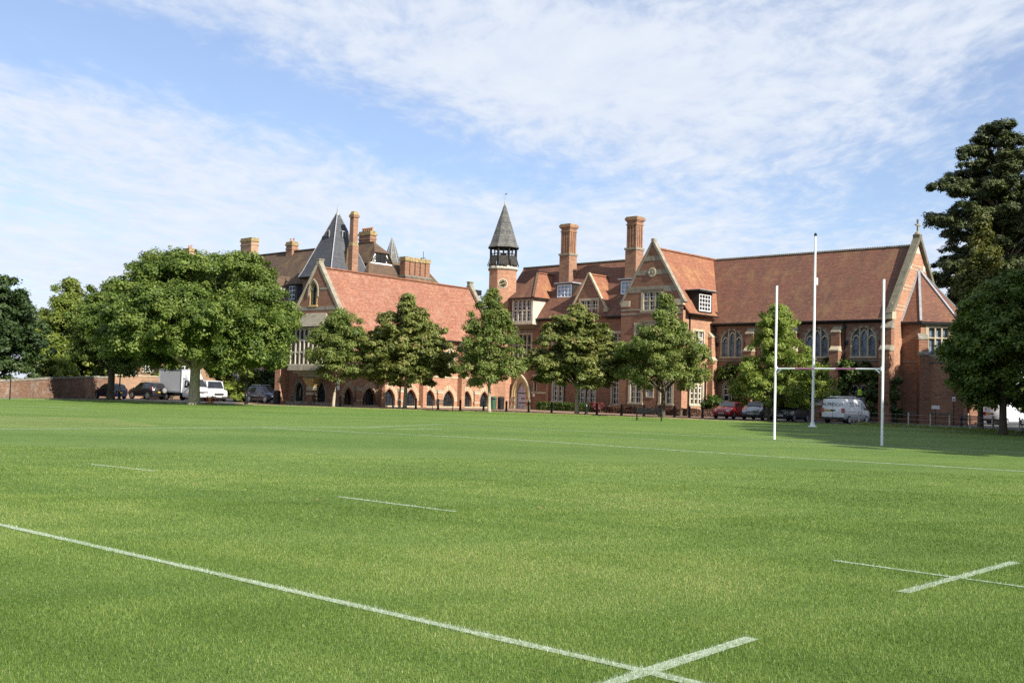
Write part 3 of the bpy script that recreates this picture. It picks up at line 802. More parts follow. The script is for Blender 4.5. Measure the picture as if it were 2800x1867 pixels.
mb.build('weathervane', tw)
# clock on the facet that looks to the camera side (local direction -135 deg)
fd = V((math.cos(R(-45)), math.sin(R(-45)), 0)); ft = V((math.sin(R(45)), math.cos(R(45)), 0)) 
ft = V((-fd.y, fd.x, 0)); cc = fd * 1.53 + Z * 13.8
mb = MB(); n = 28
def cp(r, a, d): return cc + ft * (r * math.cos(a)) + Z * (r * math.sin(a)) + fd * d
for k in range(n):
    a, b = 2 * math.pi * k / n, 2 * math.pi * (k + 1) / n
    mb.poly([cp(0, 0, .03), cp(.47, a, .03), cp(.47, b, .03)], M['black'])
    mb.poly([cp(.46, a, .07), cp(.54, a, .05), cp(.54, b, .05), cp(.46, b, .07)], M['stone_pale'])
    mb.poly([cp(.54, a, .05), cp(.54, a, -.02), cp(.54, b, -.02), cp(.54, b, .05)], M['stone_pale'])
ck = mb.build('clock', tw)
mb = MB()
for k in range(12):
    a = 2 * math.pi * k / 12
    mb.beam(cp(.31, a, .05), cp(.42, a, .05), .05, .012, M['gold'], fd)
mb.build('hour_mark', ck)
mb = MB()
for ang, L_, w_ in ((20, .3, .05), (197, .4, .04)):
    a = R(ang); mb.beam(cp(.06, a + math.pi, .075), cp(L_, a, .075), w_, .012, M['gold'], fd)
mb.build('hand', ck)

# ---------------- arcaded hall
HR = -38.2
hal = thing('arcaded_hall', 'long orange roofed hall with dark ground floor arches and a stone oriel under its gable', 'building', (-15.8, 102.46, 0), HR)
HW, HL, HE, HA = 7.6, 22.7, 7.15, 13.2
Pg = Pl((-HW, 0, 0), X, Y); Ph = Pl((0, 0, 0), Y, -X)
arch = [(.35, 1.55), (2.8, 4.55), (5.55, 7.2), (8.64, 10.28), (11.45, 13.05), (14.3, 16.0), (17.25, 18.85), (20.2, 21.75)]
ash = [pointed(a, b, .12, .55, 1.78) for a, b in arch]
upw = [pointed(a + .25, b - .25, 4.1, 5.2, 6.1) for a, b in arch]
lan = pointed(2.85, 3.75, 9.55, 10.9, 11.75)
gar = [pointed(1.0, 2.35, .3, 1.1, 2.25), pointed(4.1, 5.45, .3, 1.1, 2.25)]
mb = MB()
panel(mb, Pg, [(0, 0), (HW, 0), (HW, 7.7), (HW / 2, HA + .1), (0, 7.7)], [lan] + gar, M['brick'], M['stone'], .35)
panel(mb, Ph, rect(0, HL, 0, HE), ash + upw, M['brick_sunlit'], M['brick_sunlit'], .4)
mb.poly([(-HW, 0, 0), (-HW, 0, HE), (-HW, HL, HE), (-HW, HL, 0)], M['brick'])
mb.poly([(-HW, HL, 0), (-HW, HL, HE), (-HW / 2, HL, HA), (0, HL, HE), (0, HL, 0)], M['brick'])
mb.build('wall', hal)
for i, q in enumerate(ash):
    window(hal, Ph, q, .09, .36, 4 if i else 2, 4, M['iron'], M['brick_sunlit'], M['glass'], .05, 0, sill=False, name='arch_window')
    a, b = arch[i]; c = (a + b) / 2; w = (b - a) / 2
    # tall voussoir band of alternating stone and brick
    o1, o2 = offset(q, .1), offset(q, .52)
    m = MB(); idx = [k for k in range(len(o1)) if o1[k][1] > .5]
    for n_, (j, k) in enumerate(zip(idx[:-1], idx[1:])):
        for h_ in range(2):
            t0, t1 = h_ / 2, (h_ + 1) / 2
            L4 = [V(o1[j]).lerp(V(o1[k]), t0), V(o1[j]).lerp(V(o1[k]), t1), V(o2[j]).lerp(V(o2[k]), t1), V(o2[j]).lerp(V(o2[k]), t0)]
            mt = M['stone'] if (2 * n_ + h_) % 2 else M['brick_pale']
            m.hexa([Ph.p(*p, .01) for p in L4], [Ph.p(*p, -.02 - .006 * h_) for p in L4], mt)
    m.build('voussoir_arch', hal)
for q in upw: window(hal, Ph, q, .2, .2, 2, 4, M['iron'], M['stone'], M['glass'], .04, 1, .12)
for y in (4.95, 10.85, 16.75):
    b_ = MB(); pbox(b_, Ph, y - .25, y + .3, 0, 6.4, -.6, .0, M['brick_sunlit'])
    b_.hexa([Ph.p(y - .28, 6.4, -.64), Ph.p(y + .33, 6.4, -.64), Ph.p(y + .33, 6.4, 0), Ph.p(y - .28, 6.4, 0)], [Ph.p(y - .25, 7.0, -.05), Ph.p(y + .3, 7.0, -.05), Ph.p(y + .3, 7.0, 0), Ph.p(y - .25, 7.0, 0)], M['stone'])
    b_.build('buttress', hal)
for a, b in ((1.6, 2.7), (7.3, 8.55), (13.1, 14.2), (18.95, 20.1)):
    c = (a + b) / 2; b_ = MB(); pbox(b_, Ph, c - .38, c + .38, 0, 1.45, -.22, 0, M['brick_sunlit']); pbox(b_, Ph, c - .42, c + .42, 1.45, 1.6, -.26, 0, M['stone'])
    b_.hexa([Ph.p(c - .42, 1.6, -.26), Ph.p(c + .42, 1.6, -.26), Ph.p(c + .42, 1.6, 0), Ph.p(c - .42, 1.6, 0)], [Ph.p(c - .36, 1.85, -.02), Ph.p(c + .36, 1.85, -.02), Ph.p(c + .36, 1.85, 0), Ph.p(c - .36, 1.85, 0)], M['stone_grey'])
    pbox(b_, Ph, c - .45, c + .45, .5, .62, -.25, -.22, M['stone'])
    b_.build('pier', hal)
mb = MB(); pbox(mb, Ph, -.06, HL, 0, .12, -.3, 0, M['stone']); mb.build('plinth', hal); mb = MB(); pbox(mb, Pg, -.3, HW + .06, 0, .28, -.28, 0, M['stone_grey']); mb.build('plinth', hal); mb = MB(); pbox(mb, Ph, 0, HL, 3.05, 3.2, -.06, .01, M['stone']); mb.build('string_course', hal)
window(hal, Pg, lan, .1, .34, 1, 1, M['stone'], M['stone_gold'], M['glass'], .05, 0, sill=True)
mb = MB(); ring(mb, Pg, offset(pointed(2.85, 3.75, 10.6, 10.9, 11.75), .14), .13, M['stone_grey'], .14, True)
hm = mb.build('hood_mould', hal)
for q in gar: window(hal, Pg, q, .14, .33, 2, 3, M['iron'], M['stone_dark'], M['glass'], .05, 0, sill=False, name='arch_window')
for z0, z1 in ((9.05, 9.4), (11.0, 11.2)):
    h = HW / 2 * (HA + .1 - z0) / (HA - 7.6) - .1; h2 = HW / 2 * (HA + .1 - z1) / (HA - 7.6) - .1
    for a, b in ((-h, -.65), (.35, h)) if z1 > 10 else ((-h, h),):
        mb = MB(); pbox(mb, Pg, HW / 2 + a, HW / 2 + b, z0, z1, -.03, .01, M['stone_grey']); mb.build('stone_band', hal)
for y in (.22, HL - .2):
    mb = MB()
    for sx in (-1, 1): mb.beam((-HW / 2 + sx * (HW / 2 + .16), y, 7.75), (-HW / 2 + sx * .02, y, HA + .42), .55, .26, M['stone_grey'] if y > 1 or sx > 0 else M['stone'])
    mb.box(-HW / 2 - .2, -HW / 2 + .2, y - .3, y + .3, HA + .25, HA + .7, M['stone_grey']); mb.box(-HW / 2 - .26, -HW / 2 + .26, y - .34, y + .34, HA + .7, HA + .8, M['stone_grey'])
    for x in (-HW - .3, -.35): mb.box(x, x + .65, y - .29, y + .29, 7.3, 7.85, M['stone'])
    mb.build('coping', hal)
mb = MB()
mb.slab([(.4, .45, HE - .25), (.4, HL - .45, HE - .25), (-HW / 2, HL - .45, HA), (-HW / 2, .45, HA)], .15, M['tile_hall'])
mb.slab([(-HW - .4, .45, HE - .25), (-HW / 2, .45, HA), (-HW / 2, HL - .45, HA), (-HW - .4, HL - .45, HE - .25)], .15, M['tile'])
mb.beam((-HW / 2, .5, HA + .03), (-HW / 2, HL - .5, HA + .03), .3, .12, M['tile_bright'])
mb.build('roof', hal)
mb = MB(); mb.tube([(.46, .4, HE - .28), (.46, HL - .3, HE - .28)], .09, M['iron'], 6); mb.build('gutter', hal)
# oriel
oa, ob_, oy = -6.05, -1.55, -1.2
Po = Pl((oa, oy, 0), X, Y); Por = Pl((ob_, oy, 0), Y, -X); Pol = Pl((oa, 0, 0), -Y, X); L = ob_ - oa
ow = rect(.14, L - .14, 3.85, 7.25); osd = rect(.2, 1.05, 3.85, 7.25)
mb = MB()
panel(mb, Po, rect(0, L, 3.4, 7.4), [ow], M['stone_pale'], M['stone_pale'], .16); panel(mb, Por, rect(0, 1.2, 3.4, 7.4), [osd], M['stone_pale'], M['stone_pale'], .16); panel(mb, Pol, rect(0, 1.2, 3.4, 7.4), [osd], M['stone_pale'], M['stone_pale'], .16)
mb.hexa([(oa - .15, oy - .15, 3.25), (ob_ + .15, oy - .15, 3.25), (ob_ + .15, 0, 3.25), (oa - .15, 0, 3.25)], [(oa - .02, oy - .02, 3.75), (ob_ + .02, oy - .02, 3.75), (ob_ + .02, 0, 3.75), (oa - .02, 0, 3.75)], M['stone_grey'])
for i, (e, z0, z1) in enumerate(((.25, 2.95, 3.25), (.65, 2.7, 2.95), (1.1, 2.5, 2.7))): mb.box(oa + e, ob_ - e, oy + .12 + e * .65, -.001, z0, z1, M['stone'])
mb.hexa([(-4.25, -.45, 1.75), (-3.4, -.45, 1.75), (-3.4, 0, 1.75), (-4.25, 0, 1.75)], [(-4.6, -.75, 2.5), (-3.0, -.75, 2.5), (-3.0, 0, 2.5), (-4.6, 0, 2.5)], M['stone_gold'])
orl = mb.build('oriel', hal)
mb = MB()
mb.box(-4.3, -3.35, -.5, -.001, 1.35, 1.75, M['stone']); mb.box(-4.25, -3.4, -.4, -.001, 0, 1.35, M['brick']); mb.box(-4.32, -3.33, -.46, -.001, .95, 1.2, M['stone'])
mb.build('pier', hal)
def lights(P, sh, n):
    def f(m):
        w = (sh[1][0] - sh[0][0]) / n
        for k in range(n):
            x0 = sh[0][0] + w * k
            for zt in (7.2,):
                pts = pointed(x0 + .05, x0 + w - .05, zt - .6, zt - .3, zt, 4)[2:]
                for p, q in zip(pts[:-1], pts[1:]): m.beam(P.p(*p, .09), P.p(*q, .09), .09, .09, M['stone_pale'], (0, 0, 1) if abs(p[0] - q[0]) < 1e-3 else (0, 1, 0))
    return f
window(orl, Po, ow, 0, .15, 1, 9, M['iron'], M['stone_pale'], M['glass'], .02, 6, .15, (4.98, 6.12), False, extra=lights(Po, ow, 7))
window(orl, Por, osd, 0, .15, 1, 9, M['iron'], M['stone_pale'], M['glass'], .02, 1, .12, (4.98, 6.12), False)
window(orl, Pol, osd, 0, .15, 1, 9, M['iron'], M['stone_pale'], M['glass'], .02, 1, .12, (4.98, 6.12), False)
mb = MB()
for i in range(6):   # stone slates in courses
    t0, t1 = i / 6, (i + 1) / 6
    def at(t): return oy - .3 + (1.5) * t, 7.42 + 1.35 * t, oa - .25 + 1.1 * t, ob_ + .25 - 1.1 * t
    y0, z0, a0, b0 = at(t0); y1, z1, a1, b1 = at(t1)
    mb.hexa([(a0, y0, z0), (b0, y0, z0), (b0, .0, z0), (a0, .0, z0)], [(a1, y1 - .0, z1), (b1, y1, z1), (b1, max(y1, .001), z1), (a1, max(y1, .001), z1)], M['stone_grey'])
    mb.box(a0 - .04, b0 + .04, y0 - .04, .0, z0 - .04, z0 + .02, M['stone_dark'])
mb.build('oriel_roof', hal)
buttress(hal, Pg, -.35, .75, [(0, 4.0, 1.0)], M['brick_sunlit'], M['stone_grey'])
mb = MB()
for z in (1.5, 2.05): pbox(mb, Pg, HW - .55, HW - .2, z, z + .42, -.03, 0, M['white'])
pbox(mb, Pg, HW - .42, HW - .33, 2.13, 2.34, -.034, -.031, M['black'])
mb.build('notice', hal)
# ---------------- mansion behind the hall
man = thing('mansion', 'rambling house with brown tiled roofs, slate pyramid tower and many chimneys behind the hall', 'building', (-15.7, 126.6, 0), GR)
MX0, MF, MRZ, MEZ = -46.0, -5.2, 18.75, 11.4
Pw = Pl((MX0, MF, 0), X, Y)
wins = []
for i in range(9):
    x = 3 + i * 4.4
    wins += [rect(x, x + 1.7, 1.2, 3.6), rect(x, x + 1.7, 5.4, 8.2)]
mb = MB()
panel(mb, Pw, rect(0, -MX0 - 4.6, 0, MEZ), wins, M['brick_sunlit'], M['stone'])
mb.poly([(MX0, MF, 0), (MX0, -MF, 0), (MX0, -MF, MEZ), (MX0, 0, MRZ - .2), (MX0, MF, MEZ)], M['brick'])
mb.box(-4.6, .57, -7.2, -2.1, 0, 14.3, M['brick'])
mb.box(-4, 4.7, -5.0, 10.8, 0, 10.1, M['brick'])
mb.build('wall', man)
for q in wins: window(man, Pw, q, .22, .2, 2, 4, M['white'], M['stone'], M['glass'], .06, 1, .15)
mb = MB(); pbox(mb, Pw, 0, 41.3, 4.4, 4.6, -.06, .01, M['stone']); pbox(mb, Pw, 0, 41.3, 9.3, 9.5, -.06, .01, M['stone']); mb.build('stone_band', man)
mb = MB()
mb.slab([(MX0, MF - .4, MEZ - .3), (.3, MF - .4, MEZ - .3), (.3, -3.4, MRZ - 4.8), (-.9, 0, MRZ), (MX0, 0, MRZ)], .15, M['tile_brown'])
mb.slab([(MX0, 0, MRZ), (-.9, 0, MRZ), (.3, -MF + .4, MEZ - .3), (MX0, -MF + .4, MEZ - .3)], .15, M['tile_brown'])
# lower hipped wing
T = 16.35
mb.slab([(.25, -1.7, T), (5.0, -5.4, 10.0), (5.0, 11.0, 10.0), (.1, 6.9, T + .25)], .15, M['tile_brown'])
mb.slab([(5.0, 11.0, 10.0), (-5, 11.0, 10.0), (.1, 6.9, T + .25)], .15, M['tile_brown'])
mb.slab([(.25, -1.7, T), (.2, -5.4, 10.5), (5.0, -5.4, 10.0)], .15, M['tile_brown'])
mb.slab([(.1, 6.9, T + .25), (-6, 7.5, 11), (-6, 0, 14), (.1, .5, T + .2)], .15, M['tile_brown'])
mb.beam((MX0, 0, MRZ + .05), (-1, 0, MRZ + .05), .3, .14, M['tile_brown'])
mb.build('roof', man)
# gablet with half timbering
mb = MB()
tz, bz = 17.45, 16.25; th, bh = .92, 1.5
mb.slab([(-1.0, 0, MRZ + .12), (.55, -th - .2, tz), (.55, th + .2, tz)], .1, M['tile_brown'])
mb.slab([(-4, 0, MRZ + .1), (-1.0, 0, MRZ + .12), (.55, -th - .2, tz), (.45, -bh - .45, bz - .2), (-4, -bh - .45, bz - .2)], .1, M['tile_brown'])
mb.slab([(-4, 0, MRZ + .1), (-4, bh + .45, bz - .2), (.45, bh + .45, bz - .2), (.55, th + .2, tz), (-1.0, 0, MRZ + .12)], .1, M['tile_brown'])
mb.build('gablet_roof', man)
mb = MB()
mb.poly([(.3, -bh, bz), (.3, bh, bz), (.3, th, tz), (.3, -th, tz)], M['plaster'])
for y0, y1 in ((-.62, -.08), (.08, .62)):
    mb.box(.3, .36, y0, y1, bz + .1, tz - .1, M['black'])
for a, b in (((-.7, bz), (-.7, tz)), ((.7, bz), (.7, tz)), ((0, bz), (0, tz)), ((-bh, bz + .05), (bh, bz + .05)), ((-th, tz - .05), (th, tz - .05)), ((-bh, bz), (-.75, tz - .4)), ((-1.25, bz), (-.78, bz + .5)), ((bh, bz), (.75, tz - .4)), ((1.25, bz), (.78, bz + .5)), ((-bh, bz), (-th, tz)), ((bh, bz), (th, tz))):
    mb.beam((.36, *a), (.36, *b), .1, .08, M['timber'], (1, 0, 0))
mb.box(.25, .5, -bh - .1, bh + .1, bz - .16, bz - .02, M['white'])
mb.build('half_timbered_gable', man)
# slate pyramid
pc = V((-2.0, -4.65, 0)); hp = 2.95; ap_ = V((pc.x, pc.y, 22.0))
def sq(h, z): return [V((pc.x + sx * h, pc.y + sy * h, z)) for sx, sy in ((-1, -1), (1, -1), (1, 1), (-1, 1))]
mb = MB(); mb.hexa(sq(hp, 14.15), sq(hp * .9, 14.75), M['slate']); mb.hexa(sq(hp * .9, 14.75), sq(.12, 21.6), M['slate']); mb.hexa(sq(hp - .1, 13.95), sq(hp - .02, 14.15), M['timber'])
py = mb.build('pyramid_roof', man)
mb = MB()
for a, b in zip(sq(hp, 14.2), sq(hp * .9, 14.8)): mb.beam(a, b, .1, .07, M['lead'])
for a, b in zip(sq(hp * .9, 14.8), sq(.12, 21.65)): mb.beam(a, b, .1, .07, M['lead'])
mb.lathe([(.34, -.35), (.14, .35), (.04, 1.0), (.015, 1.4)], (pc.x, pc.y, 21.3), M['lead'], 8)
mb.build('lead_finial', py)
for f in (0, 1):   # small lucarne on two faces
    mb = MB()
    z = 19.1; r = hp * .9 * (21.75 - z) / (21.75 - 14.75)
    c = V((pc.x + (0 if f == 0 else r), pc.y - (r if f == 0 else 0), z)); d = V((0, -1, 0)) if f == 0 else V((1, 0, 0)); t = V((1, 0, 0)) if f == 0 else V((0, 1, 0))
    mb.hexa([c + t * -.2 + d * .25 - Z * .35, c + t * .2 + d * .25 - Z * .35, c + t * .2 - d * .4 - Z * .35, c + t * -.2 - d * .4 - Z * .35], [c + t * -.2 + d * .25 + Z * .3, c + t * .2 + d * .25 + Z * .3, c + t * .2 - d * .4 + Z * .3, c + t * -.2 - d * .4 + Z * .3], M['slate'])
    mb.beam(c + d * .27 - Z * .3, c + d * .27 + Z * .25, .22, .03, M['black'], t)
    for s in (-1, 1): mb.beam(c + t * s * .22 + d * .26 - Z * .35, c + t * s * .22 + d * .26 + Z * .3, .07, .08, M['lead'], t)
    mb.beam(c + t * -.26 + d * .26 + Z * .33, c + t * .26 + d * .26 + Z * .33, .12, .12, M['lead'], d)
    mb.build('lucarne', py)
# chimneys
def chim(x, y, w, d, z0, z1, m, pots=0, name='chimney', flues=0):
    b = MB()
    b.box(x - w / 2, x + w / 2, y - d / 2, y + d / 2, z0, z1 - .5, m)
    b.box(x - w / 2 - .07, x + w / 2 + .07, y - d / 2 - .07, y + d / 2 + .07, z1 - 1.0, z1 - .85, m)
    b.box(x - w / 2 - .1, x + w / 2 + .1, y - d / 2 - .1, y + d / 2 + .1, z1 - .5, z1 - .25, M['lichen'])
    b.box(x - w / 2 - .03, x + w / 2 + .03, y - d / 2 - .03, y + d / 2 + .03, z1 - .25, z1, M['lichen'])
    o = b.build(name, man)
    for i in range(pots):
        p = MB(); px = x - w / 2 + w * (i + .5) / pots; p.lathe([(.13, 0), (.11, .35), (.14, .4), (.14, .46)], (px, y, z1), M['terracotta'], 8); p.build('chimney_pot', o)
    return o
chim(-17.2, 0, 1.3, .9, 17.6, 20.0, M['brick_chim'], 2)
chim(-26.8, 0, 2.5, 1.1, 16.5, 21.2, M['brick_pale'])
chim(-41.8, 0, 1.3, 1.0, 17.5, 20.9, M['brick_pale'], 2)
chim(-2.7, .4, 2.1, .9, 17.5, 20.2, M['brick_chim'], 6)
b = MB()
b.box(.75 - .42, .75 + .42, -4.4 - .42, -4.4 + .42, 8, 17.7, M['brick_chim']); b.hexa([(.33, -4.82, 17.7), (1.17, -4.82, 17.7), (1.17, -3.98, 17.7), (.33, -3.98, 17.7)], [(.42, -4.73, 18.1), (1.08, -4.73, 18.1), (1.08, -4.07, 18.1), (.42, -4.07, 18.1)], M['lichen'])
b.box(.42, 1.08, -4.73, -4.07, 18.1, 20.9, M['brick_chim']); b.box(.32, 1.18, -4.83, -3.97, 20.9, 21.2, M['brick_chim']); b.hexa([(.36, -4.79, 21.2), (1.14, -4.79, 21.2), (1.14, -4.01, 21.2), (.36, -4.01, 21.2)], [(.5, -4.65, 21.6), (1.0, -4.65, 21.6), (1.0, -4.15, 21.6), (.5, -4.15, 21.6)], M['lichen'])
b.hexa([(-.5, -5.15, 14.0), (.4, -5.15, 14.0), (.4, -4.3, 14.0), (-.5, -4.3, 14.0)], [(.3, -4.95, 17.5), (.4, -4.95, 17.5), (.4, -4.5, 17.5), (.3, -4.5, 17.5)], M['tile_brown'])
b.build('chimney', man)
b = MB()
x, y = 2.1, 3.75
b.box(x - .65, x + .65, y - 2.0, y + 2.0, 11.5, 14.9, M['brick_old']); b.box(x - .72, x + .72, y - 2.06, y + 2.06, 14.75, 14.95, M['stone_dark'])
for i in range(5):
    c = y - 1.6 + .8 * i; b.box(x - .45, x + .45, c - .33, c + .33, 14.95, 16.6, M['brick']); b.box(x - .55, x + .55, c - .395, c + .395, 16.6, 17.1, M['lichen'])
b.box(x - .3, x + .3, y - 1.9, y + 1.9, 14.95, 16.5, M['brick_dark'])
b.build('chimney', man)
b = MB(); b.box(4.3, 5.1, 9.8, 11.4, 9, 13.3, M['brick_dark']); b.box(4.1, 5.3, 9.5, 11.7, 13.3, 13.9, M['black']); b.build('chimney', man)
b = MB(); c = (-9.2, 9.75)
o8 = lambda r, z: [(c[0] + r * math.cos(R(45 * k)), c[1] + r * math.sin(R(45 * k)), z) for k in range(8)]
b.hexa(o8(1.3, 14), o8(1.2, 17.2), M['brick']); b.hexa(o8(1.35, 17.2), o8(.06, 21.2), M['slate_pale'])
for p, q in zip(o8(1.35, 17.2), o8(.06, 21.2)): b.beam(p, q, .08, .06, M['lead'])
b.build('turret_spire', man)
b = MB(); b.tube([(.1, 6.8, 16.5), (.1, 6.8, 18.4)], .035, M['iron'], 5)
for z in (17.0, 17.6): b.beam((-.25, 6.8, z), (.45, 6.8, z), .04, .04, M['iron']); b.beam((.1, 6.45, z), (.1, 7.15, z), .04, .04, M['iron'])
b.lathe([(.02, -.1), (.1, 0), (.02, .1)], (.1, 6.8, 16.75), M['iron'], 6); b.build('iron_finial', man)
for p in ((2.9, -2.6), (3.4, -.2)):
    b = MB(); b.tube([(p[0], p[1], 11), (p[0], p[1], 14.2)], .09, M['iron'], 6); b.build('vent_pipe', man)
for x0 in (-18.6, -14.6, -10.6, -7.2):
    b = MB(); w = 1.9 if x0 < -8 else 1.5; yf = MF + .15
    b.box(x0, x0 + w, yf, yf + 2.0, 11.6, 13.9, M['plaster'] if x0 == -14.6 else M['slate'])
    b.slab([(x0 - .25, yf - .3, 13.8), (x0 + w + .25, yf - .3, 13.8), (x0 + w / 2, yf + .7, 15.15)], .1, M['tile_brown'])
    b.slab([(x0 - .25, yf - .3, 13.8), (x0 + w / 2, yf + .7, 15.15), (x0 + w / 2, yf + 2.6, 15.15), (x0 - .25, yf + 2.2, 13.8)], .1, M['tile_brown'])
    b.slab([(x0 + w + .25, yf - .3, 13.8), (x0 + w + .25, yf + 2.2, 13.8), (x0 + w / 2, yf + 2.6, 15.15), (x0 + w / 2, yf + .7, 15.15)], .1, M['tile_brown'])
    d = b.build('dormer', man)
    window(d, Pl((x0, yf - .03, 0), X, Y), rect(.3, w - .3, 12.0, 13.6), .08, .06, 2, 3, M['white'], M['timber'], M['glass_blue'], .07, 0, sill=False)

# ---------------- brick lodge and garden walls at the left
ldg = thing('brick_lodge', 'small brick house with pale window frames seen behind the garden wall and white lorry', 'house', (-37.0, 118.5, 0), -14)
Pq = Pl((-3.6, 0, 0), X, Y); q1 = rect(.7, 1.7, 2.9, 4.4); q2 = rect(5.0, 6.0, 3.0, 4.6)
mb = MB(); panel(mb, Pq, rect(0, 7.6, 0, 5.6), [q1, q2], M['brick_pale'], M['stone']); panel(mb, Pl((4.0, 0, 0), Y, -X), rect(0, 5, 0, 5.6), [], M['brick_pale'])
mb.poly([(-3.6, 0, 0), (-3.6, 0, 5.6), (-3.6, 5, 5.6), (-3.6, 5, 0)], M['brick']); mb.poly([(-3.6, 5, 0), (-3.6, 5, 5.6), (4, 5, 5.6), (4, 5, 0)], M['brick']); mb.build('wall', ldg)
for q in (q1, q2): window(ldg, Pq, q, .2, .15, 2, 3, M['white'], M['stone_pale'], M['glass'], .08, 0)
mb = MB(); mb.slab([(-3.9, -.3, 5.5), (4.3, -.3, 5.5), (2.6, 2.5, 8), (-2.2, 2.5, 8)], .14, M['tile_brown']); mb.slab([(4.3, -.3, 5.5), (4.3, 5.3, 5.5), (2.6, 2.5, 8)], .14, M['tile_brown']); mb.slab([(-3.9, -.3, 5.5), (-2.2, 2.5, 8), (-3.9, 5.3, 5.5)], .14, M['tile_brown']); mb.slab([(4.3, 5.3, 5.5), (-3.9, 5.3, 5.5), (-2.2, 2.5, 8), (2.6, 2.5, 8)], .14, M['tile_brown'])
mb.build('roof', ldg)

def wall_run(name, label, pts, mw, mc, th=.35, coping=.12, piers=()):
    x0, y0 = pts[0][0], pts[0][1]
    t = thing(name, label, 'wall', (x0, y0, 0))
    mb = MB(); cp_ = MB()
    for (a, b, h0), (c, d, h1) in zip(pts[:-1], pts[1:]):
        p, q = V((a - x0, b - y0, 0)), V((c - x0, d - y0, 0)); n = V((-(q - p).y, (q - p).x, 0)).normalized() * th / 2
        mb.hexa([p - n, q - n, q + n, p + n], [p - n + Z * h0, q - n + Z * h1, q + n + Z * h1, p + n + Z * h0], mw)
        k = max(1, int((q - p).length / .7))
        for i in range(k):
            s0, s1 = i / k, (i + 1) / k; e = random.uniform(-.05, .06)
            A, B = p.lerp(q, s0), p.lerp(q, s1 - .02); hA, hB = h0 + (h1 - h0) * s0, h0 + (h1 - h0) * s1; m2 = n * 1.25
            cp_.hexa([A - m2 + Z * hA, B - m2 + Z * hB, B + m2 + Z * hB, A + m2 + Z * hA], [A - m2 * .8 + Z * (hA + coping + e), B - m2 * .8 + Z * (hB + coping + e), B + m2 * .8 + Z * (hB + coping + e), A + m2 * .8 + Z * (hA + coping + e)], mc)
    mb.build('brickwork', t); cp_.build('coping', t)
    return t
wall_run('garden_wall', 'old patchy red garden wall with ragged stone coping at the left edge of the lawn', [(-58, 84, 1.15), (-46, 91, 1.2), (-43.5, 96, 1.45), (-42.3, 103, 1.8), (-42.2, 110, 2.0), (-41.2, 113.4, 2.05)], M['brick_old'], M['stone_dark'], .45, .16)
wall_run('boundary_wall', 'clean pale brick wall behind the two dark parked cars', [(-40.9, 113.6, 2.3), (-38.2, 113.9, 2.3), (-36.1, 114.0, 2.3), (-35.4, 114.2, 2.3)], M['brick_pale'], M['stone'], .35, .1)
# ------------------------------------------------------------------ vegetation
L_ = {}
L_['oak'] = leafm('oak_leaves', (.042, .076, .014), (.112, .168, .03), (.23, .28, .062), .33)
L_['dark'] = leafm('dark_leaves', (.02, .04, .014), (.045, .08, .024), (.095, .135, .042), .25)
L_['lime'] = leafm('lime_leaves', (.07, .105, .018), (.155, .205, .034), (.27, .30, .065), .38)
L_['chestnut'] = leafm('chestnut_leaves', (.07, .09, .022), (.165, .195, .048), (.28, .285, .09), .32, (.24, .17, .07))
L_['maple'] = leafm('maple_leaves', (.066, .102, .024), (.16, .215, .052), (.28, .31, .09), .37, (.22, .17, .08))
L_['bright'] = leafm('bright_leaves', (.11, .165, .03), (.225, .295, .055), (.36, .40, .1), .42)
L_['pine'] = leafm('pine_needles', (.03, .044, .018), (.07, .09, .034), (.15, .165, .06), .2)
L_['column'] = leafm('columnar_oak_leaves', (.045, .06, .015), (.11, .12, .027), (.18, .17, .04), .32, (.19, .13, .035))
L_['hedge'] = leafm('hedge_leaves', (.025, .055, .01), (.06, .11, .018), (.12, .165, .03), .2)
L_['purple'] = leafm('purple_hedge_leaves', (.035, .02, .016), (.085, .042, .03), (.14, .075, .04), .2)
L_['red'] = leafm('red_leaves', (.07, .018, .018), (.13, .03, .03), (.19, .07, .05), .25)
L_['ivy'] = leafm('climber_leaves', (.022, .045, .009), (.06, .10, .018), (.13, .17, .03), .25)
def bark(name, c):
    m, t, b = mat(name)
    ob = t.n('ShaderNodeTexCoord').outputs['Object']
    f = t.noise(t.mapping(ob, (6, 6, 1.2)), 2.0, 6, .7)
    g = t.noise(ob, 1.3, 4)
    k = t.ramp(f, [(.3, tuple(x * .5 for x in c)), (.7, tuple(x * 1.25 for x in c))])
    k = t.mix(t.ramp(g, [(.5, 0), (.75, .5)]), k, (.17, .19, .11))
    t.l(k, b.inputs['Base Color']); b.inputs['Roughness'].default_value = .9; b.inputs['Specular IOR Level'].default_value = .15
    bump(t, b, f, .6, .05); return m
BK = bark('pale_bark', (.40, .35, .26)); BKd = bark('dark_bark', (.09, .075, .055))

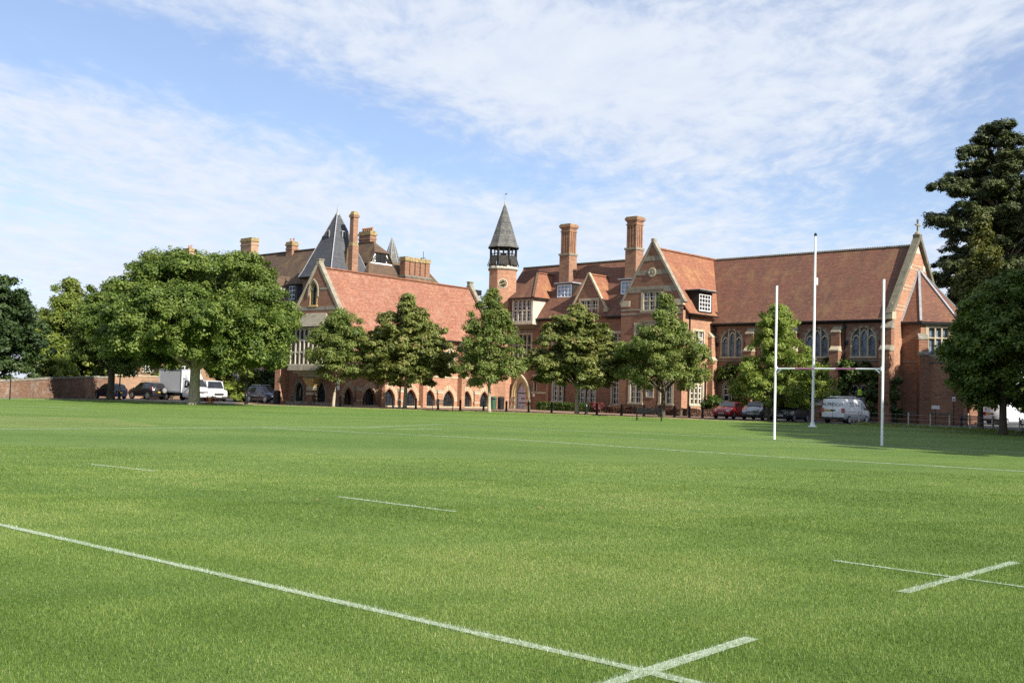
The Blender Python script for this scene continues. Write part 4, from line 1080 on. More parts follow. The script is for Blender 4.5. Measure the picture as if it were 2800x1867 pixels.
def leaf_mesh(name, C, N, size, tint, mat_, parent, aspect=1.5, curl=.25):
    """C centres, N normals (n,3): one folded kite per leaf"""
    n = len(C)
    N = N / np.maximum(np.linalg.norm(N, axis=1, keepdims=True), 1e-6)
    r = rng.normal(size=(n, 3)); T = np.cross(N, r); T /= np.maximum(np.linalg.norm(T, axis=1, keepdims=True), 1e-6); B = np.cross(N, T)
    s = (size * rng.uniform(.65, 1.3, n))[:, None]
    a, w = s * aspect * .5, s * .5
    v = np.empty((n, 4, 3), np.float32)
    v[:, 0] = C - T * a; v[:, 1] = C + B * w + N * s * curl * .5 - T * a * .1; v[:, 2] = C + T * a - N * s * curl * .3; v[:, 3] = C - B * w + N * s * curl * .5 - T * a * .1
    me = bpy.data.meshes.new(name)
    me.vertices.add(4 * n); me.loops.add(4 * n); me.polygons.add(n)
    me.vertices.foreach_set('co', v.reshape(-1)); me.loops.foreach_set('vertex_index', np.arange(4 * n, dtype=np.int32))
    me.polygons.foreach_set('loop_start', np.arange(0, 4 * n, 4, dtype=np.int32))
    at = me.attributes.new('tint', 'FLOAT', 'FACE'); at.data.foreach_set('value', np.clip(tint, 0, 1).astype(np.float32))
    me.materials.append(mat_); me.update(calc_edges=True)
    o = bpy.data.objects.new(name, me); col.objects.link(o)
    if parent: o.parent = parent
    return o

def unit(n):
    d = rng.normal(size=(n, 3)); return d / np.linalg.norm(d, axis=1, keepdims=True)

def clumps(lobes, dens, cr, per, size, up=.45, flat=.75, inner=.12, tvar=.16, shell=.3):
    """lobes (cx,cy,cz,rx,ry,rz): leaf clumps on each lobe's outside, leaves in each clump"""
    Cs, Ns, Ts = [], [], []
    for (x, y, z, rx, ry, rz) in lobes:
        area = 4 * math.pi * ((rx * ry) ** 1.6 / 3 + (rx * rz) ** 1.6 / 3 + (ry * rz) ** 1.6 / 3) ** (1 / 1.6)
        k = max(4, int(area * dens))
        d = unit(k); d[:, 2] = np.where(d[:, 2] < -.45, -d[:, 2] * .6, d[:, 2]); d /= np.linalg.norm(d, axis=1, keepdims=True)
        rad = 1 - shell * rng.random(k) ** 1.5
        rad = np.where(rng.random(k) < inner, rng.uniform(.2, .7, k), rad)
        c = np.array([x, y, z]) + d * rad[:, None] * np.array([rx, ry, rz])
        ct = .48 + rng.normal(0, tvar, k)
        m = np.maximum(3, (per * rng.uniform(.6, 1.3, k))).astype(int)
        idx = np.repeat(np.arange(k), m); tot = len(idx)
        off = unit(tot) * (rng.random(tot) ** .45)[:, None] * cr * np.repeat(rng.uniform(.6, 1.25, k), m)[:, None]
        off[:, 2] *= flat
        p = c[idx] + off
        nrm = d[idx] * .8 + off / cr * .7 + np.array([0, 0, up]) + rng.normal(0, .45, (tot, 3))
        Cs.append(p); Ns.append(nrm); Ts.append(ct[idx] + rng.normal(0, .17, tot))
    return np.concatenate(Cs), np.concatenate(Ns), np.concatenate(Ts)

def profile_lobes(prof, n, lr, seed, off=(0, 0), squash=.8, core=True, sprig=.35):
    """prof: (z, radius) or (z, radius to -x, radius to +x) of the crown; lobes spread near its surface"""
    r_ = np.random.default_rng(seed); zs = [p[0] for p in prof]; rl = [p[1] for p in prof]; rr_ = [p[-1] for p in prof]; out = []
    rs = [(p + q) / 2 for p, q in zip(rl, rr_)]
    w = np.array([np.interp(z, zs, rs) for z in np.linspace(zs[0], zs[-1], 40)]) + .25; w = w / w.sum(); zz = np.linspace(zs[0], zs[-1], 40)
    def rad(z, a): k = .5 + .5 * math.cos(a); return float(np.interp(z, zs, rl)) * (1 - k) + float(np.interp(z, zs, rr_)) * k
    for i in range(n):
        z = r_.choice(zz, p=w) + r_.uniform(-.15, .15); a = i * 2.399963 + r_.uniform(-.5, .5); R0 = rad(z, a)
        l = lr * r_.uniform(.6, 1.3) * min(1, .45 + .55 * R0 / max(rs))
        rr = max(0, R0 - l * .75) * (1 - .3 * r_.random() ** 2) * r_.uniform(.92, 1.06)
        zt = min(z, zs[-1] - l * .5)
        out.append((off[0] + rr * math.cos(a), off[1] + rr * math.sin(a), zt, l, l, l * squash))
    for i in range(int(n * sprig)):     # twigs that stand out of the outline
        z = r_.choice(zz, p=w); a = r_.uniform(0, 6.283); R0 = rad(z, a) * r_.uniform(.98, 1.1); l = lr * r_.uniform(.2, .4)
        out.append((off[0] + R0 * math.cos(a), off[1] + R0 * math.sin(a), z + r_.uniform(0, .3) * lr, l, l, l))
    for i in range(int(3 + sprig * 6)):
        l = lr * r_.uniform(.2, .42); q = rs[-1] * r_.uniform(0, 1); a = r_.uniform(0, 6.283); out.append((off[0] + q * math.cos(a), off[1] + q * math.sin(a), zs[-1] - l * r_.uniform(.3, 1.2), l, l, l))
    for k in range(9):      # leader up the middle
        z = zs[0] + (zs[-1] - zs[0]) * (.52 + .46 * k / 8); l = min(lr * .9, max(.22, float(np.interp(z, zs, rs)) * .75)); out.append((off[0] + r_.normal(0, .06), off[1] + r_.normal(0, .06), z - l * .4, l, l, l))
    if core:
        for f in (.25, .5, .75):
            z = zs[0] + (zs[-1] - zs[0]) * f; R0 = float(np.interp(z, zs, rs)) * .5
            out.append((off[0], off[1], z, R0, R0, min(R0, (zs[-1] - zs[0]) * .2)))
    return out

def tree(name, label, loc, lobes, mat_, trunk_r, fork, bk=None, dens=1.6, cr=.55, per=46, size=.2, group=None, lean=(0, 0), limbs=14, up=.45, aspect=1.5, flat=.75, inner=.12, shell=.3, top=None, tvar=.16):
    t = thing(name, label, 'tree', (loc[0], loc[1], 0), 0, group)
    m = MB(); f = V((lean[0], lean[1], fork)); tp = max(l[2] for l in lobes) if top is None else top
    b = bk or BK
    m.tube([(0, 0, -.1), (lean[0] * .1, lean[1] * .1, .25), (lean[0] * .4, lean[1] * .4, fork * .5), f, f + V((0, 0, (tp - fork) * .45)), V((f.x, f.y, tp))], [trunk_r * 1.5, trunk_r * 1.08, trunk_r * .92, trunk_r * .85, trunk_r * .5, trunk_r * .1], b, 10)
    order = sorted(lobes, key=lambda l: -l[3])[:limbs]
    for l in order:
        e = V(l[:3]); z0 = min(max(fork * .95, e.z - math.hypot(e.x - f.x, e.y - f.y) * .8), tp * .9)
        s = V((f.x, f.y, z0)); mid_ = s.lerp(e, .5) + V((0, 0, (e - s).length * .1))
        rr = min(trunk_r * .42, .14)
        m.tube([s, mid_, e], [rr, rr * .6, rr * .15], b, 6)
    m.build('trunk', t, smooth=True)
    C, N, T = clumps(lobes, dens, cr, per, size, up, flat, inner, tvar, shell)
    leaf_mesh('crown', C, N, size, T, mat_, t, aspect)
    return t

# big oak with its broad flat-topped crown
pr = [(2.9, 4.4, 5.2), (3.9, 7.0, 7.2), (5.3, 7.6, 7.9), (7.2, 7.0, 7.6), (8.6, 6.1, 6.3), (9.7, 5.3, 5.6), (10.8, 4.6, 5.4), (11.7, 3.9, 5.0)]
tree('oak_tree', 'huge spreading oak with a thick pale trunk in front of the white lorry', (-25.2, 87.6), profile_lobes(pr, 150, 1.4, 3, (.1, 0), .78), L_['oak'], .45, 2.9, None, 1.5, .55, 72, .13, limbs=30)
pr = [(2.6, 2.2), (4, 3.9), (6.2, 4.1), (8.2, 3.3), (9.4, 2.0, 2.8), (10.6, .9, 1.8)]
tree('field_maple', 'medium leafy tree beside the huge oak with its trunk before the dark blue hatchback', (-36.3, 99.8), profile_lobes(pr, 56, 1.15, 5, (0, 0)), L_['oak'], .32, 2.6, BKd, 1.6, .55, 66, .135)
pr = [(1.2, 3.2), (3.5, 4.4), (6, 4.2), (8.5, 3.0), (10.8, 1.0)]
tree('holm_oak', 'dark evergreen tree behind the garden wall, beyond the old wall and lamp post', (-47.5, 101.0), profile_lobes(pr, 64, 1.0, 8, sprig=.8), L_['dark'], .35, 1.5, BKd, 1.35, .55, 40, .19, inner=.2)
pr = [(1.4, 3.0), (3.5, 4.6), (6.5, 4.3), (8.6, 3.0), (10.2, 1.7), (12.0, .8)]
tree('lime_tree', 'yellowish green tree rising behind the garden wall beside the dark evergreen', (-46.6, 115.0), profile_lobes(pr, 58, 1.15, 9), L_['lime'], .35, 1.8, BKd, 1.5, .6, 44, .19)
pr = [(.6, 2.2), (2, 2.8), (3.4, 2.2), (4.4, 1.0)]
tree('shrub_tree', 'low golden green bushy tree over the garden wall under the taller trees', (-45.6, 108), profile_lobes(pr, 30, .8, 12), L_['bright'], .15, .8, BKd, 1.8, .45, 40, .16)
pr = [(.4, 2.5), (2.5, 4.2), (4.5, 4.2), (6.2, 2.4)]
tree('yew_tree', 'dark yew filling the shade behind the old wall under the oak crown', (-43.6, 116.5), profile_lobes(pr, 26, 1.3, 13), L_['dark'], .2, .8, BKd, 1.6, .55, 46, .2)
# row along the road
ROW = 'trees in a row before the buildings'
pr = [(2.5, 1.3), (3.2, 2.4), (5, 2.8), (6.6, 2.3), (7.6, 1.5), (8.4, .6)]
tree('young_maple', 'small round green tree before the stone oriel of the hall', (-15.6, 96.9), profile_lobes(pr, 62, .7, 21, (.35, 0)), L_['maple'], .13, 2.2, None, 2.3, .42, 52, .11, ROW, (.2, 0), inner=.2)
pr = [(2.3, 3.0), (3.2, 4.2), (4.6, 4.2), (6.4, 3.4), (8.2, 2.1), (10.0, .5)]
tree('horse_chestnut', 'broad olive green horse chestnut in front of the hall arches beside the bench', (-9.35, 97.5), profile_lobes(pr, 78, .95, 22), L_['chestnut'], .18, 2.1, None, 1.9, .47, 50, .16, ROW, (.05, 0), up=.65, aspect=1.6, flat=.5)
pr = [(2.4, 1.8), (3.4, 2.8), (4.8, 3.0), (6.6, 2.4), (8.3, 1.5), (10.2, .35)]
tree('tulip_tree', 'narrow upright green tree beside the bins and the pale pointed door', (-1.75, 92.2), profile_lobes(pr, 84, .68, 23), L_['maple'], .15, 2.1, None, 2.3, .42, 52, .11, ROW, (-.05, 0), inner=.2)
pr = [(2.5, 2.8), (3.3, 4.1), (4.6, 4.3), (6.4, 3.3), (8.0, 1.9), (9.2, .5)]
tree('horse_chestnut', 'broad olive green horse chestnut above the clipped hedge, beside the pale door', (5.7, 93.7), profile_lobes(pr, 76, .95, 24, (-.2, 0)), L_['chestnut'], .19, 2.4, None, 1.9, .47, 50, .16, ROW, up=.65, aspect=1.6, flat=.5)
pr = [(2.4, 2.3), (3.3, 3.7), (4.8, 3.9), (6.3, 3.0), (7.4, 1.7), (8.4, .9), (9.9, .3)]
tree('field_maple', 'green tree with a pointed top in front of the tall stone banded gable', (12.5, 89.9), profile_lobes(pr, 86, .78, 25, (-.05, 0)), L_['maple'], .19, 2.1, BKd, 2.1, .44, 54, .115, ROW, inner=.18)
pr = [(1.1, 2.6, 3.0), (2.4, 3.7, 4.6), (3.8, 3.3, 4.3), (5.0, 2.5, 2.6), (6.2, 2.2), (8.0, 1.7), (9.3, .7)]
tree('plane_tree', 'bright yellow green tree behind the navy hatchback in front of the chapel', (21.1, 89.6), profile_lobes(pr, 92, .75, 26, (.75, 0)), L_['bright'], .12, 1.8, BKd, 2.0, .44, 54, .115, ROW, inner=.25)
# right hand side
pr = [(1.9, 2.4, 2.6), (3.2, 3.9, 4.4), (5, 4.1, 4.7), (7, 3.3, 4.0), (8.7, 2.2, 2.4), (9.7, 1.0)]
tree('lime_tree', 'dense dark round headed tree in front of the apse and the narrow spire shaped tree', (29.7, 66.2), profile_lobes(pr, 110, .85, 31, (.8, 0), sprig=.6), L_['oak'], .23, 2.2, BKd, 2.2, .45, 42, .14, limbs=20)
pr = [(2.0, 1.5), (5, 1.9), (9, 1.8), (12, 1.15), (14.6, .25)]
tree('columnar_oak', 'narrow spire shaped tree with browning leaves in front of the tall pine', (32.2, 75.2), profile_lobes(pr, 84, .6, 32, (0, 0), 1.6), L_['column'], .2, 2, BKd, 2.2, .36, 36, .14, up=.2, flat=1.3, limbs=8)
# pine: tiers of flat pads
pads = []; r_ = np.random.default_rng(41)
for z, L in ((11.8, 5.0), (13.2, 4.4), (14.6, 7.2), (16.2, 6.4), (17.8, 5.4), (19.3, 6.8), (21.2, 7.6), (22.6, 5.8), (24.0, 6.0), (25.6, 4.6), (27.0, 5.0), (28.4, 3.4), (29.5, 1.8)):
    n = 6 + int(L * .75); a0 = r_.uniform(0, 6.28)
    for i in range(n):
        a = a0 + 6.28 * i / n + r_.uniform(-.4, .4); q0 = r_.uniform(.55, 1.08); zz = z + r_.uniform(-.5, .5)
        for k in range(1 + int(L * q0 / 1.7)):
            q = L * q0 - k * r_.uniform(1.1, 1.6)
            if q < .6: break
            s = r_.uniform(.5, 1.1)
            pads.append((q * math.cos(a) + r_.uniform(-.5, .5), q * math.sin(a) + r_.uniform(-.5, .5), zz + r_.uniform(-.25, .35) - q * .03, s * 1.15, s * 1.15, s * .5))
pn = tree('pine_tree', 'tall dark pine with layered boughs rising behind the apse', (48.7, 110.0), pads, L_['pine'], .55, 9, bark('pine_bark', (.3, .22, .16)), 2.7, .4, 34, .13, limbs=90, up=.8, inner=.05, aspect=3.0, flat=.8, top=29.6)
pr = [(2.5, 4), (6, 5.6), (9, 5.2), (12, 3.8), (14.5, 1.5)]
tree('pine_tree', 'shorter dark conifer massed under the tall pine beside the apse', (49.5, 119), profile_lobes(pr, 44, 1.4, 43), L_['pine'], .3, 3, BKd, 1.6, .55, 40, .22)
AV = ('avenue lime tree standing closest to the solid field line', 'second avenue lime tree counted from the solid field line', 'third avenue lime tree counted from the solid field line', 'fourth avenue lime tree counted from the solid field line', 'tall avenue lime tree before the bench on the dark grass', 'tall avenue lime tree next to the dark round headed tree', 'tall lime tree across the road from the dark round headed tree', 'tall lime tree beside the road closest to the apse', 'lime tree second from the apse along the road')
for i, (x, y, h, s) in enumerate(((31.5, 24.5, 17, 51), (32.3, 32, 18, 52), (33.0, 40, 18, 53), (34.0, 48, 18, 54), (36.2, 56, 18, 55), (39.5, 64.5, 18, 56), (42.0, 73, 20, 57), (46.2, 84.5, 15.5, 58), (44.6, 78.6, 18, 59))):
    pr = [(1.8, 3.6), (h * .3, 5.4), (h * .6, 5.2), (h * .85, 4.4), (h, 1.4)]
    tree('lime_tree', AV[i], (x, y), profile_lobes(pr, 74, 1.5, s), L_['oak'], .3, 2.6, BKd, 1.3, .7, 42, .25, 'avenue of lime trees', inner=.25)
pr = [(0.5, 2), (2, 3.5), (4, 3.2), (6, 1)]
tree('far_tree', 'small light green tree far behind the white vans', (66, 150), profile_lobes(pr, 24, 1.1, 61), L_['lime'], .2, 1, BKd, 1.2, .6, 40, .28)
tree('far_tree', 'dark low tree far behind the white vans beside the pine', (80, 168), profile_lobes(pr, 24, 1.2, 62), L_['dark'], .2, 1, BKd, 1.2, .6, 40, .28)
# shrubs, hedges, climbers
def bush(name, label, cat, loc, lobes, mat_, dens=3, cr=.3, per=36, size=.12, group=None, **k):
    t = thing(name, label, cat, (loc[0], loc[1], 0), 0, group)
    m = MB()
    for l in lobes[:12]: m.tube([(l[0] * .6, l[1] * .6, -.05), (l[0], l[1], l[2])], [.05, .02], BKd, 5)
    m.build('stem', t)
    C, N, T = clumps(lobes, dens, cr, per, size, **k); leaf_mesh('foliage', C, N, size, T, mat_, t)
    return t
def hedge(name, label, p0, p1, h, w, mat_, size=.09, n=9000):
    t = thing(name, label, 'hedge', (p0[0], p0[1], 0))
    d = np.array([p1[0] - p0[0], p1[1] - p0[1]]); L = np.linalg.norm(d); d /= L; nn = np.array([-d[1], d[0]])
    a = rng.uniform(0, L, n); s = rng.uniform(-1, 1, n); side = rng.random(n) < .6
    y = np.where(side, np.where(s > 0, 1, -1) * w / 2, s * w / 2) ; z = np.where(side, rng.uniform(.03, h, n), h)
    wob = .07 * np.sin(a * 2.3) + .05 * np.sin(a * 5.1 + 2)
    z = z * (1 + wob) + rng.normal(0, .035, n); y = y * (1 + wob) + rng.normal(0, .05, n)
    P = np.stack([a * d[0] + y * nn[0], a * d[1] + y * nn[1], np.maximum(z, .02)], 1)
    N = np.stack([np.where(side, np.sign(y), 0) * nn[0], np.where(side, np.sign(y), 0) * nn[1], np.where(side, .4, 1)], 1) + rng.normal(0, .5, (n, 3))
    leaf_mesh('foliage', P, N, size, .5 + .2 * np.sin(a * 1.7 + y * 3) + rng.normal(0, .2, n), mat_, t)
    c = MB(); q = V((d[0], d[1], 0)); m_ = V((nn[0], nn[1], 0)) * w * .44
    c.hexa([q * .05 - m_, q * (L - .05) - m_, q * (L - .05) + m_, q * .05 + m_], [q * .05 - m_ + Z * h * .92, q * (L - .05) - m_ + Z * h * .92, q * (L - .05) + m_ + Z * h * .92, q * .05 + m_ + Z * h * .92], BKd); c.build('stem', t)
    return t
a, b = gw(-18.0, -.2), gw(-9.6, -.2)
hedge('clipped_hedge', 'clipped green hedge under the ground floor windows right of the pale door', a, b, .75, .9, L_['hedge'], .09, 13000)
a, b = gw(-8.2, -1.1), gw(.9, -1.1)
hedge('purple_hedge', 'low purple brown hedge along the foot of the tall gable', a, b, .62, .7, L_['purple'], .09, 11000)
a, b = gw(1.0, -.9), gw(2.6, 3.4)
hedge('purple_hedge', 'short brownish hedge at the corner beside the red car', a, b, .6, .7, L_['purple'], .09, 6000)
lb = [(.5 * math.cos(k * 2.4), .3 * math.sin(k * 2.4), .45 + .25 * (k % 2), .5, .4, .35) for k in range(5)]
a = gw(-9.2, -1.2); bush('red_shrub', 'crimson leaved shrub at the left end of the purple hedge', 'shrub', a, lb, L_['red'])
lb = [(.6 * math.cos(k * 2.4), .6 * math.sin(k * 2.4), .55 + .5 * (k % 3), .6, .6, .5) for k in range(7)]
a = gw(.5, 4.3); bush('green_shrub', 'rounded green shrub in the corner behind the red car', 'shrub', a, lb, L_['hedge'])
def climber(name, label, P0, spans, mat_, dens=2.4, size=.2, seed=1, dep=.3):
    """spans of (run start, run end, bottom, top) on the chapel wall"""
    r_ = np.random.default_rng(seed); lobes = []
    for a, b, z0, z1 in spans:
        n = max(4, int((b - a) * (z1 - z0) * 2.4))
        for i in range(n):
            s = r_.uniform(a, b); z = r_.uniform(z0, z1); q = r_.uniform(.35, .7); p = P0.p(s, z, -r_.uniform(.05, .35)); lobes.append((p.x, p.y, p.z, q, q, q * .85))
    return lobes
def onch(lobes):
    out = []
    for x, y, z, a, b, c in lobes:
        w = gw(x, y + 5.24); out.append((w[0], w[1], z, a * .9, a * .9, c))
    return out
def climb(label, spans, seed, mat_=None):
    lb = onch(climber('', '', Pc, spans, None, seed=seed)); o = lb[0][:2]
    lb = [(x - o[0], y - o[1], z, a, b, c) for x, y, z, a, b, c in lb]
    t = thing('wall_climber', label, 'climber', (o[0], o[1], 0), 0, 'climbers on the chapel wall'); m = MB()
    for l in lb[::4]: m.tube([(l[0] * .95, l[1] * .95, 0), (l[0], l[1], l[2])], [.04, .015], BKd, 5)
    m.build('stem', t); C, N, T = clumps(lb, 2.0, .35, 36, .2, .3, .9, .1); leaf_mesh('foliage', C, N, .2, T, mat_ or L_['ivy'], t)
climb('climber over the first pair of arched ground floor windows of the chapel', [(.2, 4.4, 3.5, 4.7)], 71)
climb('broad dark climber covering the chapel wall behind the white van', [(11.9, 14.4, 2.6, 5.3), (13.6, 18.2, 3.5, 5.0), (12.2, 14.3, .3, 2.2), (16.4, 19.2, .2, 4.2)], 72)
climb('low greenery at the wall foot behind the parked cars', [(3.0, 5.6, .2, 2.6), (7.5, 10.0, .2, 2.2), (8.2, 9.6, 2, 3.4)], 73)
# dark growth on the left of the hall
lb = []; r_ = np.random.default_rng(81)
for i in range(46): lb.append((r_.uniform(-2.6, 2.6), r_.uniform(-.8, 1.2), r_.uniform(.3, 6.6), .9, .9, .8))
bush('ivy_screen', 'tall dark wall of ivy between the oak and the hall, behind the dark off-roader', 'ivy', (-24.6, 115.5), lb, L_['dark'], 1.6, .5, 44, .2)
lb = [(r_.uniform(-2.6, 2.6), r_.uniform(-1, 1), r_.uniform(.4, 3.8), .9, .9, .75) for i in range(26)]
bush('laurel_bush', 'bright green bush behind the white van front, right of the oak trunk', 'shrub', (-28.8, 113.5), lb, L_['lime'], 1.8, .45, 44, .2)
lb = [(r_.uniform(-.9, .9), r_.uniform(-.6, .6), r_.uniform(.4, 4.2), .7, .7, .6) for i in range(12)]
bush('laurel_bush', 'tall green bush beside the rear of the white lorry in front of the lodge', 'shrub', (-36.3, 116.3), lb, L_['lime'], 1.8, .4, 40, .18)
lb = [(r_.uniform(-9, 5), r_.uniform(-1, 1), r_.uniform(.3, 3.3), .85, .85, .75) for i in range(80)]
bush('dark_hedge', 'low dark hedge behind the old garden wall at the left', 'shrub', (-50, 97.5), lb, L_['dark'], 1.8, .4, 40, .18)
# ------------------------------------------------------------------ vehicles (+x is the front)
def paint(name, c, metal=.0, rough=.3):
    m, t, b = mat(name)
    ob = t.n('ShaderNodeTexCoord').outputs['Object']
    f = t.noise(t.mapping(ob, (1, 1, 3)), 2.5, 5)
    t.l(t.mix(t.ramp(f, [(.45, 0), (.8, .35)]), c, tuple(x * .75 + .03 for x in c)), b.inputs['Base Color'])
    b.inputs['Roughness'].default_value = rough; b.inputs['Metallic'].default_value = metal; b.inputs['Coat Weight'].default_value = .6; b.inputs['Coat Roughness'].default_value = .06
    return m
P_red = paint('red_car_paint', (.5, .018, .024)); P_silver = paint('silver_car_paint', (.34, .345, .365), .6); P_navy = paint('navy_car_paint', (.012, .018, .035)); P_blue = paint('dark_blue_car_paint', (.006, .009, .026)); P_black = paint('black_car_paint', (.014, .011, .013)); P_white = paint('white_van_paint', (.70, .71, .73), 0, .35)
M['tyre'] = plain('tyre_rubber', (.018, .018, .018), .85, 0, .2); M['rim'] = plain('alloy_rim', (.42, .43, .45), .35, .6, .1); M['hlamp'] = plain('headlamp_glass', (.62, .65, .7), .1, .3, .1, .8); M['tlamp'] = plain('tail_lamp_red', (.3, .01, .012), .2, 0, .1, .7); M['plate_w'] = plain('white_number_plate', (.72, .72, .7), .5, 0, .03); M['plate_y'] = plain('yellow_number_plate', (.72, .5, .04), .5, 0, .03); M['trim'] = plain('black_plastic_trim', (.02, .02, .021), .6, 0, .2); M['grey_txt'] = plain('grey_lettering', (.045, .055, .065), .6, 0, .05); M['boxwhite'] = plain('white_box_panels', (.6, .6, .62), .5, 0, .03)

def section(s):
    x, hw, zb, zs, zt, tw = s
    h = [(0, zb), (hw - .1, zb), (hw - .01, zb + .14), (hw, zb + (zs - zb) * .6), (hw - .025, zs), (tw, zt - .07), (tw - .09, zt - .01), (0, zt + .025)]
    return [V((x, y, z)) for y, z in h] + [V((x, -y, z)) for y, z in h[-2:0:-1]]
def loft(st, m, name, parent):
    mb = MB(); ss = [section(s) for s in st]; n = len(ss[0])
    for a, b in zip(ss[:-1], ss[1:]):
        for i in range(n): mb.poly([a[i], a[(i + 1) % n], b[(i + 1) % n], b[i]], m)
    mb.poly(ss[0][::-1], m); mb.poly(ss[-1], m)
    o = mb.build(name, parent, smooth=True, fix=True)
    e = o.modifiers.new('edge', 'EDGE_SPLIT'); e.split_angle = R(38)
    return o
def interp(st, x):
    for a, b in zip(st[:-1], st[1:]):
        if a[0] <= x <= b[0]:
            t = (x - a[0]) / (b[0] - a[0]); return tuple(p + (q - p) * t for p, q in zip(a, b))
    return st[0] if x < st[0][0] else st[-1]
def side_glass(st, parent, spans, lo=.1, hi=.9, m=None):
    for x0, x1, s0, s1 in spans:      # s0,s1: slant of the ends
        for sd in (1, -1):
            mb = MB(); pts = []
            for x, t in ((x0, lo), (x1, lo), (x1 + s1, hi), (x0 + s0, hi)):
                q = interp(st, x); a = V((x, (q[1] - .025), q[3])); b = V((x, q[5], q[4] - .07)); p = a.lerp(b, t); pts.append(V((p.x, sd * (p.y + .014), p.z)))
            mb.poly(pts, m or M['glass_car']); mb.build('side_window', parent)
def end_glass(parent, xa, ya, za, xb, yb, zb, name, off=.015):
    n = V((-(zb - za), 0, xb - xa)); n.normalize()
    if n.z < 0: n = -n
    n = n * off; mb = MB()
    mb.poly([V((xa, -ya, za)) + n, V((xa, ya, za)) + n, V((xb, yb, zb)) + n, V((xb, -yb, zb)) + n], M['glass_car']); mb.build(name, parent)
def wheels(parent, xs, y, r, w=.2, arch=.06):
    for x in xs:
        for sd in (1, -1):
            a = MB(); a.lathe([(r + arch, -.02), (r + arch, .012)], (x, sd * (y + .1) - (0 if sd > 0 else -.0), r + .02), M['trim'], 20, 'y'); 
            t = MB(); yy = sd * y
            t.lathe([(r * .6, -w / 2), (r * .95, -w / 2), (r, -w * .3), (r, w * .3), (r * .95, w / 2), (r * .6, w / 2)], (x, yy, r), M['tyre'], 20, 'y')
            wo = t.build('wheel', parent, smooth=False)
            h = MB(); o = sd * (w / 2 + .006)
            h.lathe([(r * .66, -.01), (r * .66, .01)], (x, yy + o, r), M['rim'], 18, 'y')
            for k in range(5):
                q = 2 * math.pi * (k + .5) / 5; c = (x + r * .42 * math.cos(q), yy + o + sd * .014, r + r * .42 * math.sin(q)); h.lathe([(r * .13, -.004), (r * .13, .004)], c, M['black'], 8, 'y')
            h.build('rim', wo)
def plate(parent, x, z, front, w=.5, y=0, rear_mat=None):
    s = 1 if front else -1; mb = MB(); m = M['plate_w'] if front else M['plate_y']
    mb.box(x - .012, x + .012, y - w / 2, y + w / 2, z - .055, z + .055, m)
    for k in range(7):
        if k == 4: continue
        yy = y - w / 2 + .06 + k * (w - .12) / 6.4; mb.box(x + s * .012, x + s * .016, yy, yy + .035, z - .035, z + .035, M['black'])
    mb.build('number_plate', parent)
def mirrors(parent, x, y, z, m):
    for s in (1, -1):
        mb = MB(); mb.hexa([(x - .06, s * y, z), (x + .08, s * y, z), (x + .05, s * (y + .2), z + .01), (x - .05, s * (y + .2), z + .01)], [(x - .06, s * y, z + .08), (x + .05, s * y, z + .08), (x + .02, s * (y + .2), z + .16), (x - .05, s * (y + .2), z + .16)], m); mb.build('wing_mirror', parent)
def pod(parent, name, pts_lo, pts_hi, m):
    for s in (1, -1):
        mb = MB(); mb.hexa([(x, s * y, z) for x, y, z in pts_lo], [(x, s * y, z) for x, y, z in pts_hi], m); mb.build(name, parent)
